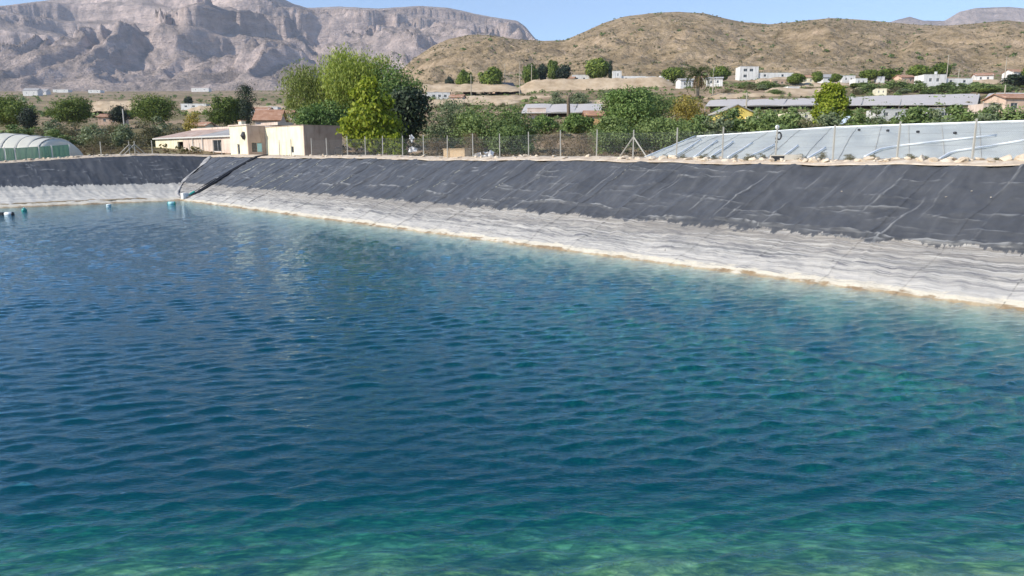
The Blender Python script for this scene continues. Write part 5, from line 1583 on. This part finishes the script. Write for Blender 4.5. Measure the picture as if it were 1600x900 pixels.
for (pa, a), (pb, b) in zip(gp[:-1], gp[1:]):
    P = []
    for t in np.linspace(0, 1, 9):
        P.append([(a.lerp(b, s) - o0) * 1.0 + Vector((0, 0.06 * math.sin(s * 25 + pa) * math.sin(t * 3), (tops(pa + (pb - pa) * s) - a.lerp(b, s).z) * t)) for s in np.linspace(0.02, 0.98, 15)])
    MB().sheet(np.array(P), 0.015).build('net_panel', M['greennet'], e)
for px, a in gp:
    MB().tube([a - o0 + Vector((0, -0.08, -0.3)), Vector((a.x, a.y - 0.08, float(tops(px)) + 0.08)) - o0], 0.055, 6).build('post', M['paleframe'], e)

# ------------------------------------------------------------------ pole with camera dome, box, block, scraps
u = u_of(1212, 41.7)
p = nu(41.7, u, crest_z(u) - 0.05)
hh = 1.95
e = tag(empty('sensor_pole', p), 'thin dark pole with a white globe and a black coiled ring', 'pole')
MB().tube([(0, 0, -0.3), (0, 0, hh * 0.82)], 0.035, 7).build('pole', M['darksteel'], e)
MB().tube([(0, 0, hh * 0.82 + 0.002), (0, 0, hh * 0.92)], 0.028, 7).build('neck', M['paleframe'], e)
MB().lathe([(0.02, -0.13), (0.09, -0.10), (0.13, 0.0), (0.10, 0.09), (0.02, 0.13)], 12, (0, 0, hh * 0.92 + 0.12)).build('globe', M['whiteplastic'], e, True)
MB().tube([(0.11 + 0.13 * math.cos(a), -0.06, hh * 0.72 + 0.20 * math.sin(a)) for a in np.linspace(0, 6.283, 17)], 0.05, 6).build('coiled_cable', M['black'], e, True)
for z in (0.62, 1.0, 1.2):
    MB().box(-0.06, 0.06, -0.06, 0.06, z, z + 0.12).build('clamp', M['black'], e)
u = u_of(1226, 41.2)
p = nu(41.2, u, crest_z(u) - 0.12)
e = tag(empty('equipment_box', p, -0.35), 'low pale concrete box with a black opening at the foot of the dark pole', 'box')
MB().box(0.0, 0.95, -0.3, 0.3, -0.1, 0.42).build('body', M['concrete'], e)
MB().box(-0.72, -0.02, -0.28, 0.28, -0.1, 0.33).build('black_case', M['black'], e)
MB().box(-0.8, -0.02, -0.33, 0.33, 0.334, 0.40).build('lid', M['concrete'], e)
u = u_of(714, 41.9)
p = nu(41.9, u, crest_z(u) - 0.05)
e = tag(empty('block_bench', p, math.atan2(-UY, -UX)), 'low tan block like a bench behind the fence posts', 'block')
MB().box(-1.5, 1.5, -0.35, 0.35, -0.1, 0.74).build('body', M['block'], e)
MB().box(-1.58, 1.55, -0.40, 0.40, 0.744, 0.83).build('slab', M['block'], e)
sm_ = flat_mat('white_sheeting', (0.70, 0.68, 0.66), 0.8)
for px, py, n, w_, h_, lab in ((643, 217, 43.5, 0.3, 0.5, 'upper white scrap of sheeting snagged in the dry bush'), (645, 233, 43.3, 0.7, 0.4, 'lower white rag of sheeting hanging in the dry bush'), (748, 240, 42.6, 0.7, 0.35, 'white scrap on the ground past the tan block'), (764, 236, 42.8, 0.9, 0.5, 'white lump of sheeting under the light olive bush')):
    u = u_of(px, n); pb = nu(n, u)
    zc = CAM_Z + (238 - py) / 1174.0 * pb.y
    if py > 235: zc = crest_z(u) + h_ * 0.35
    P = np.array([[(s * w_ + 0.10 * rng.normal(), 0.12 * rng.normal(), t * h_ + 0.08 * rng.normal()) for s in np.linspace(-0.5, 0.5, 5)] for t in np.linspace(-0.5, 0.5, 5)])
    o = MB().sheet(P, 0.03).build('sheeting_scrap', sm_)
    o.location = (pb.x, pb.y, zc)
    tag(o, lab, 'scrap')
u = u_of(524, 42.4); p = nu(42.4, u, 5.1)
e = tag(empty('pipe_hook', p), 'small dark bent pipe standing at the foot of the shaded wall', 'pipe')
MB().tube([(0, 0, -0.2), (0, 0, 0.85), (0.12, 0, 1.0), (0.7, 0, 0.98)], 0.06, 6).build('pipe', M['darksteel'], e)

# ------------------------------------------------------------------ hoses, floats
def bank_pt(n, u, lift=0.12):
    z = 4.91 * (1 - (40.2 - n) / 9.0)
    return nu(n, u, z + lift)
for k, (du, rad) in enumerate(((0.0, 0.13), (0.55, 0.10), (1.2, 0.06))):
    pp = [bank_pt(41.6, 89.6 + du, 0.02 - 0.45)] + [bank_pt(n, 89.6 + du + 0.25 * math.sin(n * 0.7 + k) + 0.02 * (40 - n)) for n in np.linspace(40.3, 31.5, 16)]
    pp[0].z = 5.25
    MBt = MB().tube(pp, rad, 7)
    tag(MBt.build('hose', M['black'], None, True), ['thickest black hose running down the liner to the water near the corner', 'middle black hose running down the liner to the floats', 'thinnest black hose on the liner beside the two thicker ones'][k], 'hose', 'black hoses on the liner')
def float_(name, px, py, label, kind):
    p = on_water(px, py)
    e = tag(empty(name, p), label, 'float')
    e.scale = (0.8, 0.8, 0.8)
    if kind == 'ball':
        MB().lathe([(0.05, -0.25), (0.22, -0.2), (0.30, 0.0), (0.31, 0.12), (0.24, 0.30), (0.05, 0.38)], 14).build('body', M['teal'], e, True)
        MB().lathe([(0.10, 0.37), (0.10, 0.44), (0.04, 0.46)], 10).build('cap', M['aqua'], e, True)
    elif kind == 'drum':
        MB().lathe([(0.2, -0.25), (0.30, -0.22), (0.30, 0.22), (0.2, 0.26)], 14).build('body', M['whiteplastic'], e, True)
        MB().lathe([(0.305, 0.08), (0.315, 0.10), (0.315, 0.16), (0.305, 0.18)], 14).build('band', M['aqua'], e, True)
    else:
        MB().tube([(-0.42, 0, 0.08), (0.42, 0, 0.10)], [0.26, 0.26], 12).build('body', M['whiteplastic' if kind == 'long' else 'aqua'], e, True)
        for s in (-1, 1):
            MB().tube([(s * 0.423, 0, 0.09), (s * 0.52, 0, 0.09)], [0.28, 0.2], 12).build('end_cap', M['black' if kind == 'long' else 'teal'], e, True)
        if kind == 'long':
            MB().box(-1.15, -0.54, -0.25, 0.25, -0.15, 0.3).build('black_case', M['black'], e)
    return e
float_('buoy', 14, 336, 'white float with a black case at the reservoir edge under the tunnel', 'long')
float_('buoy', 38, 330, 'round teal buoy floating near the sandy edge', 'ball')
float_('buoy', 170, 322, 'white drum-shaped buoy floating off the sandy corner', 'drum')
float_('buoy', 268, 319, 'teal float at the end of the black hoses', 'teal')
p = bank_pt(31.6, 90.8, 0.3)
e = tag(empty('pump_float', p, RZ), 'white pump box with a teal hose clamp where the hoses meet the water', 'pump')
MB().box(-0.3, 0.45, -0.35, 0.3, -0.3, 0.35).build('body', M['whiteplastic'], e)
MB().tube([(0.5, 0.4, 0.15), (0.62, 0.95, 0.5)], 0.17, 9).build('hose_clamp', M['teal'], e)
# pale strip along the corner fold
cp = []
for t in np.linspace(0, 1, 18):
    n = 40.2 - 9.0 * t * 0.98; z = 4.91 * (1 - (40.2 - n) / 9.0)
    us_ = np.interp(z, [0.0, 0.30, 0.62, 1.5, 4.9], [91, 94, 96.2, 99.0, 105.0])
    c = nu(n, us_, z + 0.16)
    side = nu(0.0, -1.0)
    cp.append([c + side * s * (0.75 + 0.35 * math.sin(9 * t)) + Vector((0, 0, 0.10 * math.sin(14 * t + s * 3))) for s in (-0.4, 0.1, 0.6, 1.1)])
tag(MB().sheet(np.array(cp)[::-1], 0.03).build('corner_sheet', surf('chalky_sheet', [(0.22, 0.22, 0.23), (0.34, 0.33, 0.32), (0.46, 0.45, 0.43)], 0.8, 0.9, 0.3, 4.0), None, True), 'pale chalky strip of sheeting down the corner fold of the liner', 'sheet')

# ------------------------------------------------------------------ utility poles
for px, yt, Y, lab in ((737, 120, 300, 'bare wooden pole on the tan slope by the round pine'), (789, 104, 330, 'pole behind the pink house with the dark roof'), (812, 102, 310, 'taller pole just past the pink house'),
                       (830, 105, 330, 'short pole beside the dark pine past the pink house'), (1109, 110, 250, 'pole beside the palm'), (1467, 91, 300, 'tall pole in front of the long white house'), (1485, 112, 305, 'short pale post behind the long white house wing'),
                       (1556, 94, 310, 'tall pole near the topmost white house'), (1559, 136, 182, 'grey post standing at the gap between the long net roofs'), (1162, 147, 170, 'brown post in front of the long net roof by the yellow shed')):
    p = on_ground(px, Y)
    h = CAM_Z + (238 - yt) / 1174.0 * Y - p.z
    e = tag(empty('utility_pole', p), lab, 'pole', 'poles on the slope')
    MB().tube([(0, 0, -0.3), (0, 0, h)], [0.20, 0.13], 7).build('shaft', M['pole'], e)
    if h > 6:
        MB().box(-0.6, 0.6, -0.06, 0.06, h - 0.6, h - 0.46).build('crossarm', M['pole'], e)
p = on_ground(198, 205)
e = tag(empty('utility_pole', p), 'pale post in front of the small almost black tree', 'pole', 'poles on the slope')
MB().tube([(0, 0, -0.3), (0, 0, CAM_Z + (238 - 172) / 1174.0 * 205 - p.z)], 0.16, 7).build('shaft', M['paleframe'], e)

# ------------------------------------------------------------------ bare earth banks on the slope
def earth_bank(px0, px1, Y, yt0, yb0, yt1, yb1, seed):
    n = 60
    P = []
    for i, s in enumerate(np.linspace(0, 1, n)):
        px = px0 + (px1 - px0) * s
        yt = yt0 + (yt1 - yt0) * s; yb = yb0 + (yb1 - yb0) * s
        wob = float(fbm(np.array([px / 40.0]), np.array([seed * 1.0]), 3, seed)[0]); k = min(1, 8 * s, 8 * (1 - s))
        a = at(px, yb + 1.0, Y); b = at(px, yb + (yt - yb) * k + wob * 1.0, Y * 1.035); c = at(px, yb + (yt - yb) * k + wob + 0.2, Y * 1.06); d = at(px, yb + 6, Y * 1.09)
        a.z -= 1.2
        P.append([a, a.lerp(b, 0.33), a.lerp(b, 0.66), b, c, d])
    P = np.array(P)
    P[..., 2] += 0.35 * fbm(P[..., 0] / 4.0, P[..., 1] / 4.0 + P[..., 2], 4, seed + 5)
    tag(grid_obj('earth_bank', P.transpose(1, 0, 2), M['earth']), kind='structure')
earth_bank(800, 1068, 318, 125, 141, 120.5, 139, 3)
earth_bank(640, 812, 315, 132, 138, 131, 138, 4)
earth_bank(700, 900, 262, 150, 155, 149, 154, 5)
earth_bank(1195, 1300, 250, 137, 141, 138, 142, 6)
earth_bank(1100, 1290, 232, 146, 151.5, 145, 151, 7)
earth_bank(1180, 1240, 330, 122, 126, 121, 125, 8)
earth_bank(640, 820, 250, 156, 160, 155, 159, 9)
earth_bank(120, 240, 330, 160, 170, 156, 166, 10)
earth_bank(290, 460, 330, 166, 172, 164, 170, 11)
earth_bank(1225, 1335, 292, 130, 135, 129, 134, 12)
earth_bank(1325, 1425, 272, 137, 142, 136, 141, 13)
earth_bank(1490, 1570, 300, 125, 130, 125, 130, 14)
earth_bank(900, 1010, 210, 158, 161, 157, 160, 15)

# ------------------------------------------------------------------ crumbling silt ledge along the shallow end
lp = []
for n in np.linspace(6, 29.5, 70):
    w_ = float(fbm(np.array([n / 2.2]), np.array([0.5]), 4, 90)[0])
    k = min(1.0, (29.6 - n) / 2.0)
    ue = 92.7 + 0.5 * w_
    z = 0.30 + 0.05 * w_
    lp.append([nu(n, ue, 0.02), nu(n, ue + 0.05, z * k), nu(n, ue + 0.5, (z + 0.06) * k), nu(n, ue + 1.3, (z + 0.05) * k + 0.02), nu(n, ue + 2.4, 0.28)])
tag(grid_obj('silt_ledge', np.array(lp), surf('brown_silt', [(0.16, 0.11, 0.06), (0.30, 0.23, 0.14), (0.46, 0.38, 0.26)], 1.2, 0.95, 0.6, 6.0, bdist=0.05)), kind='structure')

# ------------------------------------------------------------------ the air
def haze(dens):
    m, nt, out = new_mat('thin_haze')
    v = nd(nt, 'VolumePrincipled', {'Color': (0.80, 0.86, 1.0, 1), 'Density': dens, 'Anisotropy': 0.0})
    nt.links.new(v.outputs[0], out.inputs[1])
    b = MB().box(-7500, 7500, -600, 7800, -12.0, 1400.0)
    tag(b.build('haze', m), kind='stuff')
haze(0.000075)
